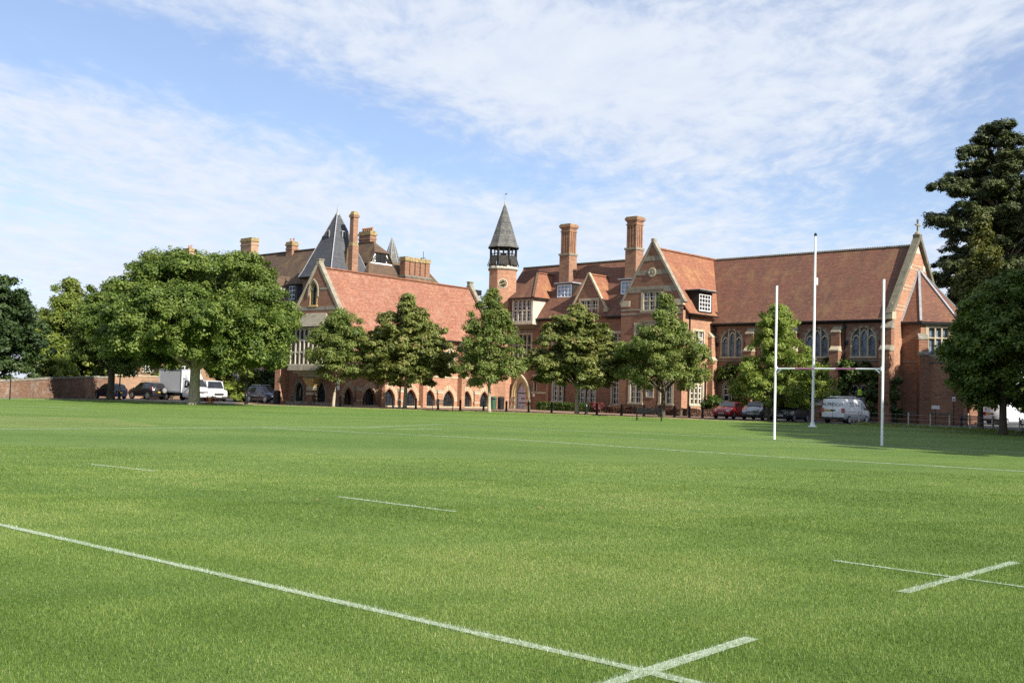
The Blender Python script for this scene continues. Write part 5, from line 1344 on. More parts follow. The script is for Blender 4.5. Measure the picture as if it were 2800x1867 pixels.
def hatch(label, loc, az, pm, h=1.48, L=4.25, mpv=0, suv=0, name='parked_car', group='cars parked before the buildings'):
    """az: heading, clockwise from straight ahead"""
    t = thing(name, label, 'car', (loc[0], loc[1], 0), 90 - az, group)
    k = L / 4.25; g = (h - 1.48); c = .05 * suv + .0
    st = [(-2.12, .70, .42 + c, .82 + c, .9 + g * .4, .6), (-2.03, .82, .27 + c, .93 + c, 1.06 + g * .6, .68), (-1.78, .87, .22 + c, .96 + c, 1.36 + g, .62), (-1.45, .885, .2 + c, .96 + c, 1.44 + g, .62), (-.3, .89, .2 + c, .94 + c, 1.48 + g, .635), (.3 + .25 * mpv, .89, .2 + c, .93 + c, 1.43 + g, .61), (1.12 + .2 * mpv, .885, .2 + c, .92 + c + .06 * mpv, 1.0 + c + .09 * mpv, .74), (1.78, .86, .22 + c, .8 + c, .87 + c + .06 * suv, .68), (2.04, .79, .28 + c, .66 + c, .74 + c + .08 * suv, .6), (2.13, .66, .36 + c, .56 + c, .62 + c + .1 * suv, .5)]
    st = [(a * k, *r) for a, *r in st]
    loft(st, pm, 'body', t)
    xb = 1.12 + .2 * mpv; xr = .3 + .25 * mpv
    side_glass(st, t, [(-.28 * k, (xb - .28) * k, .02, -.48), (-1.3 * k, -.36 * k, .12, .0), (-1.72 * k, -1.4 * k, .2, .06)])
    q0, q1 = interp(st, xb * k), interp(st, xr * k)
    end_glass(t, xb * k - .06, .70, q0[4] + .05, xr * k + .04, .52, q1[4] - .02, 'windscreen', .03)
    r0, r1 = st[1], st[2]
    end_glass(t, -2.0 * k, .6, r0[4] + .02, -1.78 * k, .52, r1[4] - .06, 'rear_window', .03)
    wheels(t, (1.3 * k, -1.28 * k), .80, .31 + .04 * suv)
    f = 2.13 * k
    pod(t, 'headlight', [(f - .42, .84, .66 + c), (f - .06, .62, .62 + c), (f + .0, .42, .64 + c), (f - .3, .5, .66 + c)], [(f - .5, .8, .80 + c), (f - .2, .62, .79 + c), (f - .1, .42, .76 + c), (f - .36, .45, .8 + c)], M['hlamp'])
    mb = MB(); mb.box(f - .2, f - .0, -.38, .38, .58 + c, .68 + c, M['black']); mb.box(f - .3, f + .015, -.6, .6, .3 + c, .42 + c, M['trim']); mb.box(f - .02, f + .005, -.33, .33, .62 + c, .635 + c, M['rim']); mb.build('grille', t)
    plate(t, f + .03, .47 + c, True); plate(t, -f - .02, .66 + c, False)
    pod(t, 'tail_light', [(-f + .02, .5, .86 + c), (-f + .3, .87, .86 + c), (-f + .4, .86, .86 + c), (-f + .3, .5, .86 + c)], [(-f + .1, .5, 1.04 + c + g * .3), (-f + .22, .82, 1.04 + c + g * .3), (-f + .42, .8, 1.04 + c + g * .3), (-f + .34, .5, 1.04 + c + g * .3)], M['tlamp'])
    mirrors(t, .75 * k, .88, .93 + c, pm)
    if suv:
        mb = MB()
        for s in (1, -1): mb.tube([(-1.3 * k, s * .58, h + .03), (-1.2 * k, s * .58, h + .1), (.0, s * .58, h + .1), (.1, s * .58, h + .03)], .025, M['rim'], 6)
        mb.build('roof_rail', t)
    if suv == 2:
        mb = MB(); mb.lathe([(.1, .0), (.32, .0), (.34, .05), (.34, .2), (.3, .24), (.12, .22)], (-f - .27, -.3, .95), M['tyre'], 18, 'x'); sw = mb.build('spare_wheel', t)
        mb = MB(); mb.lathe([(.24, -.02), (.24, .0), (.05, .01)], (-f - .28, -.3, .95), M['rim'], 18, 'x'); mb.build('spare_wheel_cover', sw)
    return t
def van(label, loc, az, h=1.97, L=4.95, hood=.75, rack=False, group=None, sign=0, hl=True):
    t = thing('parked_van', label, 'van', (loc[0], loc[1], 0), 90 - az, group)
    k = L / 5.0; g = h - 1.97; cz = g * .35
    st = [(-2.46, .86, .42, 1.15, 1.82 + g, .80), (-2.41, .93, .33, 1.2, 1.92 + g, .83), (-1.0, .95, .3, 1.2, 1.97 + g, .85), (.7, .95, .3, 1.2, 1.97 + g, .85), (1.02, .95, .3, 1.18, 1.92 + g, .83), (2.5 - hood, .945, .3, 1.14 + cz, 1.2 + cz, .83), (2.3, .92, .3, .98 + cz, 1.03 + cz, .8), (2.46, .85, .34, .82 + cz * .6, .88 + cz * .6, .7), (2.52, .74, .42, .66, .7, .6)]
    st = [(a * k, *r) for a, *r in st]
    loft(st, P_white, 'body', t)
    xw = (2.5 - hood) * k
    side_glass(st, t, [(.72 * k, xw - .12, .06, -.62)], .1, .86)
    q = interp(st, xw); end_glass(t, xw - .04, .8, q[4] + .04, 1.04 * k, .68, 1.88 + g, 'windscreen', .03)
    wheels(t, (1.62 * k, -1.5 * k), .86, .33)
    f = 2.52 * k; b = -2.46 * k
    mb = MB(); mb.box(b - .05, b + .2, -.9, .9, .34, .52, M['trim']); mb.build('bumper', t); mb = MB(); mb.box(f - .35, f + .03, -.8, .8, .34, .52, M['trim']); mb.build('bumper', t)
    mb = MB()
    for s in (1, -1): mb.box(-2.3 * k, 1.0 * k, s * .953 - .006, s * .953 + .006, .96, .975, M['grey_txt']); mb.box(.68 * k, .69 * k, s * .955 - .006, s * .955 + .006, .42, 1.85 + g, M['grey_txt'])
    mb.box(b - .008, b + .01, -.008, .008, .5, 1.78 + g, M['grey_txt']); mb.build('door_seam', t)
    pod(t, 'tail_light', [(b - .012, .72, .86), (b - .012, .935, .86), (b + .12, .955, .86), (b + .12, .72, .86)], [(b + .0, .7, 1.2), (b + .0, .92, 1.2), (b + .12, .945, 1.2), (b + .12, .7, 1.2)], M['tlamp'])
    pod(t, 'headlight', [(f - .3, .88, .72), (f - .02, .68, .7), (f - .0, .5, .7), (f - .25, .5, .7)], [(f - .36, .88, .98 + cz * .6), (f - .12, .7, .96 + cz * .6), (f - .1, .5, .93 + cz * .5), (f - .3, .5, .96 + cz * .6)], M['hlamp'])
    mb = MB(); mb.box(f - .15, f + .02, -.48, .48, .6, .84, M['trim']); mb.build('grille', t)
    plate(t, f + .04, .5, True); 
    mb = MB(); mb.box(b - .014, b + .01, -.1, .72, .96, 1.1, M['trim']); mb.build('plate_recess', t); plate(t, b - .02, 1.03, False, .5, .42)
    mirrors(t, xw - .35, .93, 1.1 + cz * .6, M['trim'])
    if rack:
        mb = MB()
        for x in (-1.9, -.4, 1.0): mb.box(x - .03, x + .03, -.75, .75, h + .06, h + .11, M['rim']); [mb.box(x - .03, x + .03, s * .72 - .03, s * .72 + .03, h - .03, h + .08, M['trim']) for s in (1, -1)]
        mb.build('roof_bar', t)
        ld = thing('ladder', 'long aluminium ladder lying on the roof bars of the lettered white van', 'ladder', (loc[0], loc[1], h + .11), 90 - az)
        mb = MB()
        for s in (-.22, .22): mb.box(-2.2, 1.4, s + .1 - .03, s + .1 + .03, 0, .09, M['rim'])
        for i in range(12): mb.box(-2.1 + i * .3, -2.06 + i * .3, -.12, .32, .03, .06, M['rim'])
        mb.build('rail', ld)
    return t
hatch('bright red hatchback parked nose out, leftmost of the three cars by the chapel', (19.15, 95.6), 212, P_red)
hatch('silver grey high roofed car parked between the red and the navy hatchbacks', (21.35, 94.6), 211, P_silver, 1.56, 4.05, 1)
hatch('dark navy hatchback partly behind the left goal post', (23.35, 91.4), 219, P_navy, 1.43, 4.2)
hatch('dark blue hatchback in shade behind a tree trunk at the left', (-39.0, 107.3), 316, P_blue, 1.5, 4.0)
hatch('black off-roader with a spare wheel on its tailgate left of the white lorry', (-36.2, 109.5), 308, P_black, 1.72, 4.4, 0, 2)
hatch('dark off-roader deep in shade at the corner of the hall', (-24.3, 108.5), 132, P_blue, 1.66, 4.5, 0, 1)
va = van('white van with a roof ladder and grey lettering on its rear doors', (26.75, 87.4), 42, 1.97, 4.95, rack=True)
text_obj('ALFRESCO', .36, M['grey_txt'], va, (-2.468, 0, 1.5), (0, -1, 0), (.06, 0, 1), 'lettering', .003, 1.0)
mb = MB(); mb.lathe([(.06, 0), (.06, -.012), (.045, -.012), (.045, -.004)], (-2.45, -.18, 1.05), M['grey_txt'], 14, 'x'); mb.build('badge', va)
mb = MB()
for i, (a, b) in enumerate(((-1.3, -.35), (-1.3, -.5), (-1.3, -.42), (-1.3, -.65))): mb.box(a, b, -.915, -.885, 1.66 - i * .12 - .012, 1.66 - i * .12 + .012, M['grey_txt'])
mb.box(.15, .62, -.955, -.94, .74, .77, M['grey_txt']); mb.box(.2, .55, -.955, -.94, .64, .66, M['grey_txt']); mb.box(.95, 1.3, -.955, -.94, .7, .72, M['grey_txt'])
mb.hexa([(-.3, -.905, 1.35), (.4, -.905, 1.4), (.4, -.87, 1.4), (-.3, -.87, 1.35)], [(-.3, -.895, 1.62), (.1, -.895, 1.56), (.1, -.86, 1.56), (-.3, -.86, 1.62)], M['lead'])
mb.build('lettering', va)
van('white van front with a dark grille parked right of the white lorry', (-30.0, 110.0), 146, 2.05, 4.9, 1.0)
vb = van('white van parked tail out at the far right, right of the dark tree trunk', (48.2, 107), 50, 2.2, 5.0, 1.0, False, 'white vans at the right edge')
van('white van half hidden behind the dark tree trunk at the right', (48.0, 112.5), 50, 2.25, 5.0, 1.0, False, 'white vans at the right edge')
for z, a, b in ((1.72, -.5, .5), (1.6, -.4, .4), (1.45, -.5, .4)): mb = MB(); mb.box(-2.475, -2.455, a, b, z - .02, z + .02, M['grey_txt']); mb.build('lettering', vb)
# box lorry
lr = thing('box_lorry', 'white box lorry with an air deflector behind the big oak trunk', 'lorry', (-32.2, 108.9, 0), 90 - 131)
mb = MB(); mb.box(-3.1, .85, -1.05, 1.05, .85, 3.05, M['boxwhite']); mb.box(-3.12, .87, -1.07, 1.07, 2.98, 3.08, M['lead']); mb.box(-3.12, .87, -1.07, 1.07, .78, .95, M['lead'])
for x in (-3.1, .85): 
    for y in (-1.05, 1.05): mb.box(x - .03, x + .03, y - .03, y + .03, .8, 3.05, M['lead'])
mb.build('cargo_box', lr)
mb = MB(); mb.box(-3.0, 1.0, -.45, .45, .5, .8, M['trim']); mb.box(-.6, .5, -1.0, -.75, .45, .78, M['trim']); mb.box(-3.1, -2.95, -1, 1, .45, .6, M['trim']); mb.build('chassis', lr)
st = [(.95, .96, .38, 1.25, 2.18, .86), (1.45, .98, .36, 1.25, 2.22, .86), (1.75, .98, .36, 1.22, 2.16, .84), (2.55, .97, .36, 1.25, 1.32, .84), (2.95, .93, .38, 1.0, 1.05, .8), (3.1, .84, .44, .78, .84, .7)]
loft(st, P_white, 'cab', lr); side_glass(st, lr, [(1.25, 2.38, .02, -.58)], .06, .88); end_glass(lr, 2.5, .8, 1.36, 1.8, .72, 2.1, 'windscreen', .03)
mb = MB(); mb.hexa([(.95, -.9, 2.18), (1.7, -.8, 2.2), (1.7, .8, 2.2), (.95, .9, 2.18)], [(.95, -.9, 2.85), (1.05, -.75, 2.8), (1.05, .75, 2.8), (.95, .9, 2.85)], P_white); mb.build('air_deflector', lr)
wheels(lr, (2.35,), .88, .36); wheels(lr, (-1.9,), .9, .36, .26)
mb = MB(); mb.box(2.95, 3.1, -.55, .55, .72, .95, M['trim']); mb.box(2.7, 3.14, -.85, .85, .4, .6, M['lead']); mb.build('grille', lr); plate(lr, 3.16, .5, True)
pod(lr, 'headlight', [(2.8, .9, .76), (3.08, .72, .74), (3.08, .56, .74), (2.85, .56, .74)], [(2.7, .9, 1.02), (2.98, .72, 1.0), (2.98, .56, 1.0), (2.8, .56, 1.0)], M['hlamp']); mirrors(lr, 2.15, .98, 1.3, M['trim'])
mb = MB(); mb.lathe([(.05, -.03), (.13, -.02), (.13, .02), (.05, .03)], (-3.12, .8, .68), M['tlamp'], 10, 'x'); mb.lathe([(.05, -.03), (.13, -.02), (.13, .02), (.05, .03)], (-3.12, -.8, .68), M['tlamp'], 10, 'x'); mb.build('tail_light', lr)

# ------------------------------------------------------------------ street furniture
def bollard(p, label):
    t = thing('bollard', label, 'bollard', (p[0], p[1], 0), 0, 'black bollards along the lawn edge')
    mb = MB(); mb.lathe([(.13, 0), (.13, .1), (.1, .14), (.09, .72), (.12, .76), (.12, .8), (.08, .83)], (0, 0, 0), M['iron'], 10); mb.build('shaft', t)
    mb = MB(); mb.lathe([(.06, .83), (.1, .88), (.1, .93), (.05, .98), (.01, .99)], (0, 0, 0), M['iron'], 10); mb.build('finial', t)
    return t
BL = [(-19.6, 98.6), (-17.7, 98.4), (-15.2, 98.3), (-13.7, 97.0), (-10.2, 95.9), (-8.2, 95.6), (-6.2, 94.6), (-4.3, 94.9), (-2.3, 95.2), (-.32, 94.8), (1.6, 94.8), (3.6, 95.3), (7.6, 96.2), (9.8, 96.6), (11.7, 96.0), (12.9, 95.0), (14.3, 95.6), (15.5, 95.0), (16.6, 94.8)]
WHERE = ['black bollard nearest the dark off-roader at the corner of the hall', 'second black bollard from the dark off-roader', 'black bollard just left of the young tree before the oriel', 'black bollard just right of the young tree before the oriel', 'black bollard left of the horse chestnut trunk by the hall arches', 'black bollard between the horse chestnut trunk and the bench', 'black bollard in front of the iron bench by the hall', 'black bollard right of the iron bench by the hall', 'black bollard beside the narrow upright tree trunk', 'black bollard between the bins and the pale door', 'black bollard just right of the pale pointed door', 'black bollard at the left end of the clipped hedge', 'black bollard between the lamp post and the purple hedge', 'black bollard before the left end of the purple hedge', 'black bollard left of the bench near the gable', 'black bollard behind the bench near the gable', 'black bollard right of the trunk under the gable', 'second black bollard from the red car', 'black bollard nearest the red car']
for p, w in zip(BL, WHERE): bollard(p, w)
for p, w in zip([(33.5, 81.5), (35.6, 81.0), (37.6, 78.5), (37.2, 75.5), (36.4, 71.5)], ['black bollard behind the wire fence below the white sign', 'black bollard behind the wire fence below the two notices', 'black bollard farthest back near the white vans', 'middle black bollard before the white vans at the right edge', 'nearest black bollard before the white vans at the right edge']): bollard(p, w)
def lamp(p, label, h=3.1):
    t = thing('lamp_post', label, 'lamp post', (p[0], p[1], 0), 0, 'old style lamp posts')
    mb = MB(); mb.lathe([(.17, 0), (.17, .12), (.12, .2), (.12, .75), (.07, .9), (.055, h - .35), (.09, h - .3), (.05, h - .25), (.05, h)], (0, 0, 0), M['iron'], 10); mb.beam((-.3, 0, h - .4), (.3, 0, h - .4), .04, .04, M['iron']); mb.build('column', t)
    mb = MB(); mb.lathe([(.1, h), (.22, h + .5)], (0, 0, 0), M['lamp_glass'], 4); ln = mb.build('lantern', t)
    mb = MB(); mb.lathe([(.26, h + .5), (.27, h + .55), (.1, h + .75), (.06, h + .85), (.02, h + .95)], (0, 0, 0), M['iron'], 4)
    for k in range(4):
        q = math.pi / 2 * (k + .5); mb.beam((.1 * math.cos(q), .1 * math.sin(q), h), (.22 * math.cos(q), .22 * math.sin(q), h + .5), .025, .025, M['iron'])
    mb.build('lantern_cap', ln); return t
lamp((-23.3, 97.0), 'black lamp post between the big oak and the hall corner'); lamp((-9.65, 96.0), 'black lamp post close beside the chestnut trunk by the hall arches'); lamp((6.35, 91.6), 'black lamp post right of the chestnut trunk above the hedge'); lamp((-37.0, 104.0), 'black lamp post beside the dark blue hatchback')
pt_ = thing('marker_post', 'thin dark post standing in front of the old garden wall', 'post', (-39.6, 87.0, 0)); mb = MB(); mb.lathe([(.05, 0), (.045, 1.5)], (0, 0, 0), M['iron'], 8); mb.build('shaft', pt_); mb = MB(); mb.lathe([(.07, 1.5), (.07, 1.56), (.02, 1.62)], (0, 0, 0), M['iron'], 8); mb.build('cap', pt_)
def bench(label, p, rz):
    t = thing('park_bench', label, 'bench', (p[0], p[1], 0), rz, 'iron park benches')
    mb = MB()
    for i in range(5): mb.box(-.95, .95, -.25 + i * .11, -.16 + i * .11, .42, .45, M['iron'])
    mb.build('seat', t); mb = MB()
    for i in range(4): mb.box(-.95, .95, .28 + i * .025, .31 + i * .025, .54 + i * .1, .6 + i * .1, M['iron'])
    mb.build('backrest', t)
    for x in (-.85, .85):
        mb = MB(); mb.tube([(x, -.3, 0), (x, -.22, .2), (x, -.25, .43), (x, -.25, .62), (x, .2, .64)], .028, M['iron'], 6); mb.tube([(x, .4, 0), (x, .25, .25), (x, .3, .45), (x, .4, .9)], .028, M['iron'], 6); mb.tube([(x, -.25, .42), (x, .0, .22), (x, .28, .42)], .02, M['iron'], 6); mb.build('leg', t)
    return t
bench('black iron bench on the lawn edge in front of the hall arches', (-5.65, 92.0), 6); bench('black iron bench on the lawn in front of the tall gable', (9.7, 76.6), 168); bench('black iron bench in deep shade behind the wire fence', (36.2, 86.0), 20); bench('black iron bench on the dark grass at the right edge beside the round headed tree', (31.6, 66.3), 40)
def bin_(label, p, m):
    t = thing('litter_bin', label, 'litter bin', (p[0], p[1], 0)); mb = MB(); mb.lathe([(.3, 0), (.33, .05), (.33, .35), (.345, .37), (.33, .39), (.34, 1.0), (.36, 1.02), (.36, 1.07)], (0, 0, 0), m, 18); mb.build('drum', t)
    mb = MB(); mb.lathe([(.36, 1.07), (.34, 1.2), (.25, 1.28), (.05, 1.3)], (0, 0, 0), m, 18); mb.box(-.2, .2, -.365, -.3, 1.0, 1.14, M['black']); mb.build('lid', t); return t
bin_('dark green round litter bin by the wall left of the pale door', (-1.72, 111.4), plain('green_bin_paint', (.035, .085, .05), .45)); bin_('black round litter bin beside the green one left of the pale door', (-.95, 111.9), M['iron']); bin_('dark litter bin in the shade beside the dark off-roader', (-22.0, 103.5), M['iron'])
# rugby goal
gp = thing('rugby_goal', 'white rugby posts with a white and magenta crossbar on the goal line', 'goal posts', (11.01, 45.72, 0)); dx, dy = 14.3 - 11.01, 42.22 - 45.72
for x, y, h in ((0, 0, 6.4), (dx, dy, 6.4)): mb = MB(); mb.tube([(x, y, 0), (x, y, h)], [.05, .047], M['post'], 12); mb.build('upright', gp)
a, b = V((.065, -.06, 2.94)), V((dx - .065, dy + .06, 2.94)); cuts = [0, .185, .38, .585, .775, 1]
mb = MB()
for i in range(5): mb.tube([a.lerp(b, cuts[i]), a.lerp(b, cuts[i + 1])],   .033, M['post'] if i % 2 == 0 else M['pink'], 10)
mb.build('crossbar', gp)
mb = MB()
for p, s in ((a, 1), (b, -1)): d = (b - a).normalized() * s; mb.beam(p + d * .02 - Z * .16, p + d * .2 - Z * .02, .05, .04, M['post']); mb.tube([p - d * .06 - Z * .08, p - d * .06 + Z * .08], .06, M['post'], 12)
mb.build('bracket', gp)
fp = thing('flagpole', 'tall white flagpole with a small dark ball on top, behind the goal posts', 'flagpole', (19.75, 71.7, 0))
mb = MB(); mb.tube([(0, 0, .05), (0, 0, 9.4), (0, 0, 12.5)], [.095, .08, .06], M['post'], 12); mb.build('pole', fp); mb = MB(); mb.lathe([(.28, 0), (.28, .06), (.15, .1), (.14, .3)], (0, 0, 0), M['post'], 14); mb.build('base_plate', fp)
mb = MB(); mb.lathe([(.03, 12.45), (.1, 12.55), (.1, 12.63), (.03, 12.72)], (0, 0, 0), M['iron'], 10); mb.build('ball_finial', fp); mb = MB(); mb.box(.09, .19, -.06, .06, 9.3, 9.75, M['post']); mb.box(-.15, -.1, -.06, .06, 3.1, 3.3, M['iron']); mb.build('cleat', fp)
# wire fence
FP = [(26.4, 83.2), (27.4, 80.6), (28.5, 78.6), (29.15, 76.2), (29.6, 74.0), (30.3, 72.3), (31.0, 70.6), (32.0, 69.0), (33.2, 67.0)]
wf = thing('wire_fence', 'low fence of thin pale posts and wires beside the road at the right', 'fence', (FP[0][0], FP[0][1], 0)); prev = None
fpm = plain('weathered_post', (.5, .46, .38), .8)
for x, y in FP: mb = MB(); mb.box(x - FP[0][0] - .035, x - FP[0][0] + .035, y - FP[0][1] - .035, y - FP[0][1] + .035, 0, 1.05, fpm); mb.build('fence_post', wf)
mb = MB()
for (x0, y0), (x1, y1) in zip(FP[:-1], FP[1:]):
    for z in (.3, .6, .92): mb.tube([(x0 - FP[0][0], y0 - FP[0][1], z), (x1 - FP[0][0], y1 - FP[0][1], z)], .007, M['lead'], 4)
mb.build('wire', wf)
# hose reel
hr = thing('hose_reel', 'small red and yellow hose reel on the grass beside the oak trunk', 'hose reel', (-25.1, 92.2, 0)); hm = plain('red_reel', (.5, .04, .02), .5); ym = plain('pale_yellow_hose', (.6, .5, .2), .6)
def hoop(mb, cx, r, m, tr=.03): mb.tube([(cx, r * math.cos(2 * math.pi * k / 16), .02 + r + r * math.sin(2 * math.pi * k / 16)) for k in range(17)], tr, m, 6, False)
mb = MB(); hoop(mb, -.3, .3, hm); hoop(mb, .12, .34, hm); mb.tube([(-.3, 0, .32), (.12, 0, .35)], .1, hm, 10)
for k in range(4): q = math.pi / 2 * k; mb.beam((.12, 0, .36), (.12, .33 * math.cos(q), .36 + .33 * math.sin(q)), .03, .03, hm)
mb.build('reel', hr); mb = MB(); hoop(mb, .0, .27, ym, .05); hoop(mb, -.12, .26, ym, .05); mb.tube([(.1, -.2, .08), (.2, -.4, .03), (.0, -.55, .03), (-.2, -.4, .03)], .02, ym, 6); mb.build('hose', hr)
# signs by the apse
def sign(label, p, rz, w, h, z, emblem=False):
    t = thing('wall_sign', label, 'sign', (p[0], p[1], 0), rz); mb = MB(); mb.box(-w / 2, w / 2, -.02, .02, z, z + h, M['white']); mb.build('board', t)
    if emblem: mb = MB(); mb.box(-w * .25, w * .25, -.026, -.021, z + h * .2, z + h * .55, M['black']); mb.build('emblem', t)
    mb = MB(); mb.box(-.03, .03, .022, .08, 0, z + h, M['iron']); mb.build('support', t)
sign('small white sign with a dark emblem right of the apse foot', (37.3, 92.4), -20, .24, .38, 2.05, True); sign('small white notice half hidden by leaves beside the emblem sign', (38.3, 92.0), -20, .34, .3, 2.15); sign('low white board standing at the foot of the apse', (35.7, 92.2), -20, .62, .3, 1.35)

# person in a bright vest on a step ladder behind the van
sk = plain('skin', (.45, .27, .19), .6, 0, .05); nv = plain('dark_trousers', (.02, .022, .03), .8, 0, .1); hv = plain('high_visibility_yellow', (.45, .72, .02), .7, 0, .05); hrm = plain('dark_hair', (.02, .015, .01), .7)
pw = gw(16.0, 4.1)
stp = thing('step_ladder', 'step ladder under the worker in the bright vest behind the white van', 'ladder', (pw[0], pw[1], 0), GR)
mb = MB()
for s in (-.25, .25): mb.beam((s, -.55, 0), (s * .7, -.05, 1.35), .05, .03, M['rim']); mb.beam((s, .45, 0), (s * .7, .05, 1.35), .05, .03, M['rim'])
mb.build('rail', stp); mb = MB()
for i in range(5): mb.box(-.24, .24, -.55 + i * .11, -.43 + i * .11, .25 * i + .2, .25 * i + .23, M['rim'])
mb.box(-.2, .2, -.13, .13, 1.33, 1.37, M['rim']); mb.build('step', stp)
pe = thing('person', 'person in a bright yellow vest reaching up to the wall behind the white van', 'person', (pw[0], pw[1], 1.37), GR)
bv = [(0, 0, .95), (0, .02, 1.15), (0, .03, 1.4), (0, .03, 1.52), (0, .05, 1.64), (0, .05, 1.72), (.1, 0, .9), (.11, -.02, .48), (.1, 0, .08), (.1, -.12, .03), (-.1, 0, .9), (-.11, .0, .48), (-.1, .03, .08), (-.1, -.09, .03), (.19, .03, 1.42), (.3, .2, 1.3), (.26, .42, 1.45), (.25, .5, 1.5), (-.19, .03, 1.42), (-.32, .16, 1.25), (-.22, .36, 1.3), (-.2, .44, 1.33)]
be = [(0, 1), (1, 2), (2, 3), (3, 4), (4, 5), (0, 6), (6, 7), (7, 8), (8, 9), (0, 10), (10, 11), (11, 12), (12, 13), (2, 14), (14, 15), (15, 16), (16, 17), (2, 18), (18, 19), (19, 20), (20, 21)]
rad = [.15, .15, .16, .065, .1, .09, .09, .065, .045, .035, .09, .065, .045, .035, .065, .048, .035, .03, .065, .048, .035, .03]
me = bpy.data.meshes.new('body'); me.from_pydata(bv, be, []); me.materials.append(nv); bo = bpy.data.objects.new('body', me); col.objects.link(bo); bo.parent = pe; bo.modifiers.new('skin', 'SKIN')
for i, r in enumerate(rad): me.skin_vertices[0].data[i].radius = (r, r * (.7 if i < 3 else 1)); me.skin_vertices[0].data[i].use_root = i == 0
su = bo.modifiers.new('sub', 'SUBSURF'); su.levels = 1; su.render_levels = 2
mb = MB(); mb.lathe([(.18, .98), (.19, 1.2), (.2, 1.4), (.11, 1.5)], (0, .02, 0), hv, 14); ve = mb.build('vest', pe); mb = MB(); mb.lathe([(.194, 1.16), (.196, 1.2)], (0, .02, 0), M['lead'], 14); mb.build('reflective_band', ve)
mb = MB(); mb.lathe([(.03, -.12), (.085, -.09), (.1, 0), (.085, .08), (.03, .11)], (0, .05, 1.68), sk, 12); mb.build('head', pe); mb = MB(); mb.lathe([(.108, -.03), (.11, .04), (.09, .1), (.03, .13)], (0, .035, 1.69), hrm, 12); mb.build('hair', pe)
mb = MB()
for hx, hy, hz in ((.25, .52, 1.51), (-.2, .46, 1.34)):
    for k in range(4): mb.tube([(hx + (k - 1.5) * .02, hy, hz), (hx + (k - 1.5) * .022, hy + .05, hz + .03), (hx + (k - 1.5) * .022, hy + .08 - abs(k - 1.5) * .008, hz + .02)], [.011, .009, .007], sk, 5)
    mb.tube([(hx + .035, hy - .03, hz), (hx + .06, hy + .02, hz + .02)], [.012, .008], sk, 5)
mb.build('hand', pe)

# ------------------------------------------------------------------ ground
def sheet(name, pts, z, m, kind='structure'):
    loop = [V((x, y, 0)) for x, y in pts]; mb = MB()
    for tri in tessellate_polygon([loop]):
        q = [(loop[i].x, loop[i].y, z) for i in tri]
        a, b, c = V(q[0]), V(q[1]), V(q[2])
        if (b - a).cross(c - a).z < 0: q.reverse()
        mb.poly(q, m)
    return tag(mb.build(name), kind=kind)
EDGE = [(-90, 78), (-58, 80), (-46, 84.5), (-41, 92), (-34.5, 98.0), (-23.9, 95.8), (-12.1, 93.0), (-1.6, 93.9), (5.1, 92.6), (11.8, 87.5), (15.1, 84.4), (20.1, 83.9), (25.2, 83.4), (27.6, 78.4), (29.4, 72.7), (33.5, 64.5), (37, 40), (39, -40)]
m, t, b = mat('mown_grass')
ob = t.n('ShaderNodeTexCoord').outputs['Object']
fine = t.noise(ob, 34, 4, .75); med = t.noise(ob, 5.5, 4, .65); big = t.noise(t.mapping(ob, (.5, 1, 1), (0, 0, R(-40))), .17, 4, .55); wide = t.noise(ob, .05, 3); mid2 = t.noise(t.mapping(ob, (1, 1.5, 1)), 1.3, 5, .7)
c = t.ramp(fine, [(.28, (.058, .107, .018)), (.5, (.145, .226, .043)), (.74, (.262, .345, .095))])
c = t.mix(t.ramp(big, [(.40, 0), (.62, .9)]), c, t.mix(1.0, c, (.70, .80, .6), 'MULTIPLY'))
c = t.mix(t.ramp(mid2, [(.4, .55), (.6, 0)]), c, t.mix(1.0, c, (.66, .8, .6), 'MULTIPLY'))
c = t.mix(t.ramp(med, [(.35, .35), (.62, 0)]), c, t.mix(1.0, c, (.75, .85, .6), 'MULTIPLY'))
c = t.mix(t.ramp(wide, [(.4, 0), (.75, .35)]), c, t.mix(1.0, c, (1.3, 1.12, .95), 'MULTIPLY'))
wn = t.noise(t.mapping(ob, (.25, 1.6, 1), (0, 0, R(8))), .5, 5, .7)
sx = t.n('ShaderNodeSeparateXYZ'); t.l(ob, sx.inputs[0])
wear = t.math('MULTIPLY', t.math('LESS_THAN', t.math('ADD', t.math('ABSOLUTE', t.math('SUBTRACT', sx.outputs[1], 41.0)), t.math('MULTIPLY', t.math('MAXIMUM', t.math('ADD', sx.outputs[0], 17.0), 0.0), 1.6)), 6.5), t.ramp(wn, [(.42, 0), (.62, .55)]))
c = t.mix(wear, c, (.25, .25, .08))
edge_n = t.noise(ob, .8, 4)
c = t.mix(t.math('MULTIPLY', t.ramp(sx.outputs[1], [(0, 0), (1, 0)]), edge_n), c, (.2, .2, .08))
t.l(c, b.inputs['Base Color']); b.inputs['Roughness'].default_value = .75; b.inputs['Specular IOR Level'].default_value = .25
bump(t, b, t.math('ADD', fine, t.math('MULTIPLY', t.noise(ob, 12, 3), .8)), .9, .05)
M['lawn'] = m
def grit(name, c, sc_=9, amt=.35, patch=(.5, .5, .5)):
    m, t, b = mat(name); ob = t.n('ShaderNodeTexCoord').outputs['Object']
    f = t.noise(ob, sc_, 6, .75); g = t.noise(ob, .35, 5, .6)
    k = t.ramp(f, [(.3, tuple(x * (1 - amt) for x in c)), (.7, tuple(x * (1 + amt) for x in c))])
    k = t.mix(t.ramp(g, [(.4, 0), (.7, .45)]), k, tuple(x * .6 for x in c)); t.l(k, b.inputs['Base Color']); b.inputs['Roughness'].default_value = .9; bump(t, b, f, .3, .02); return m
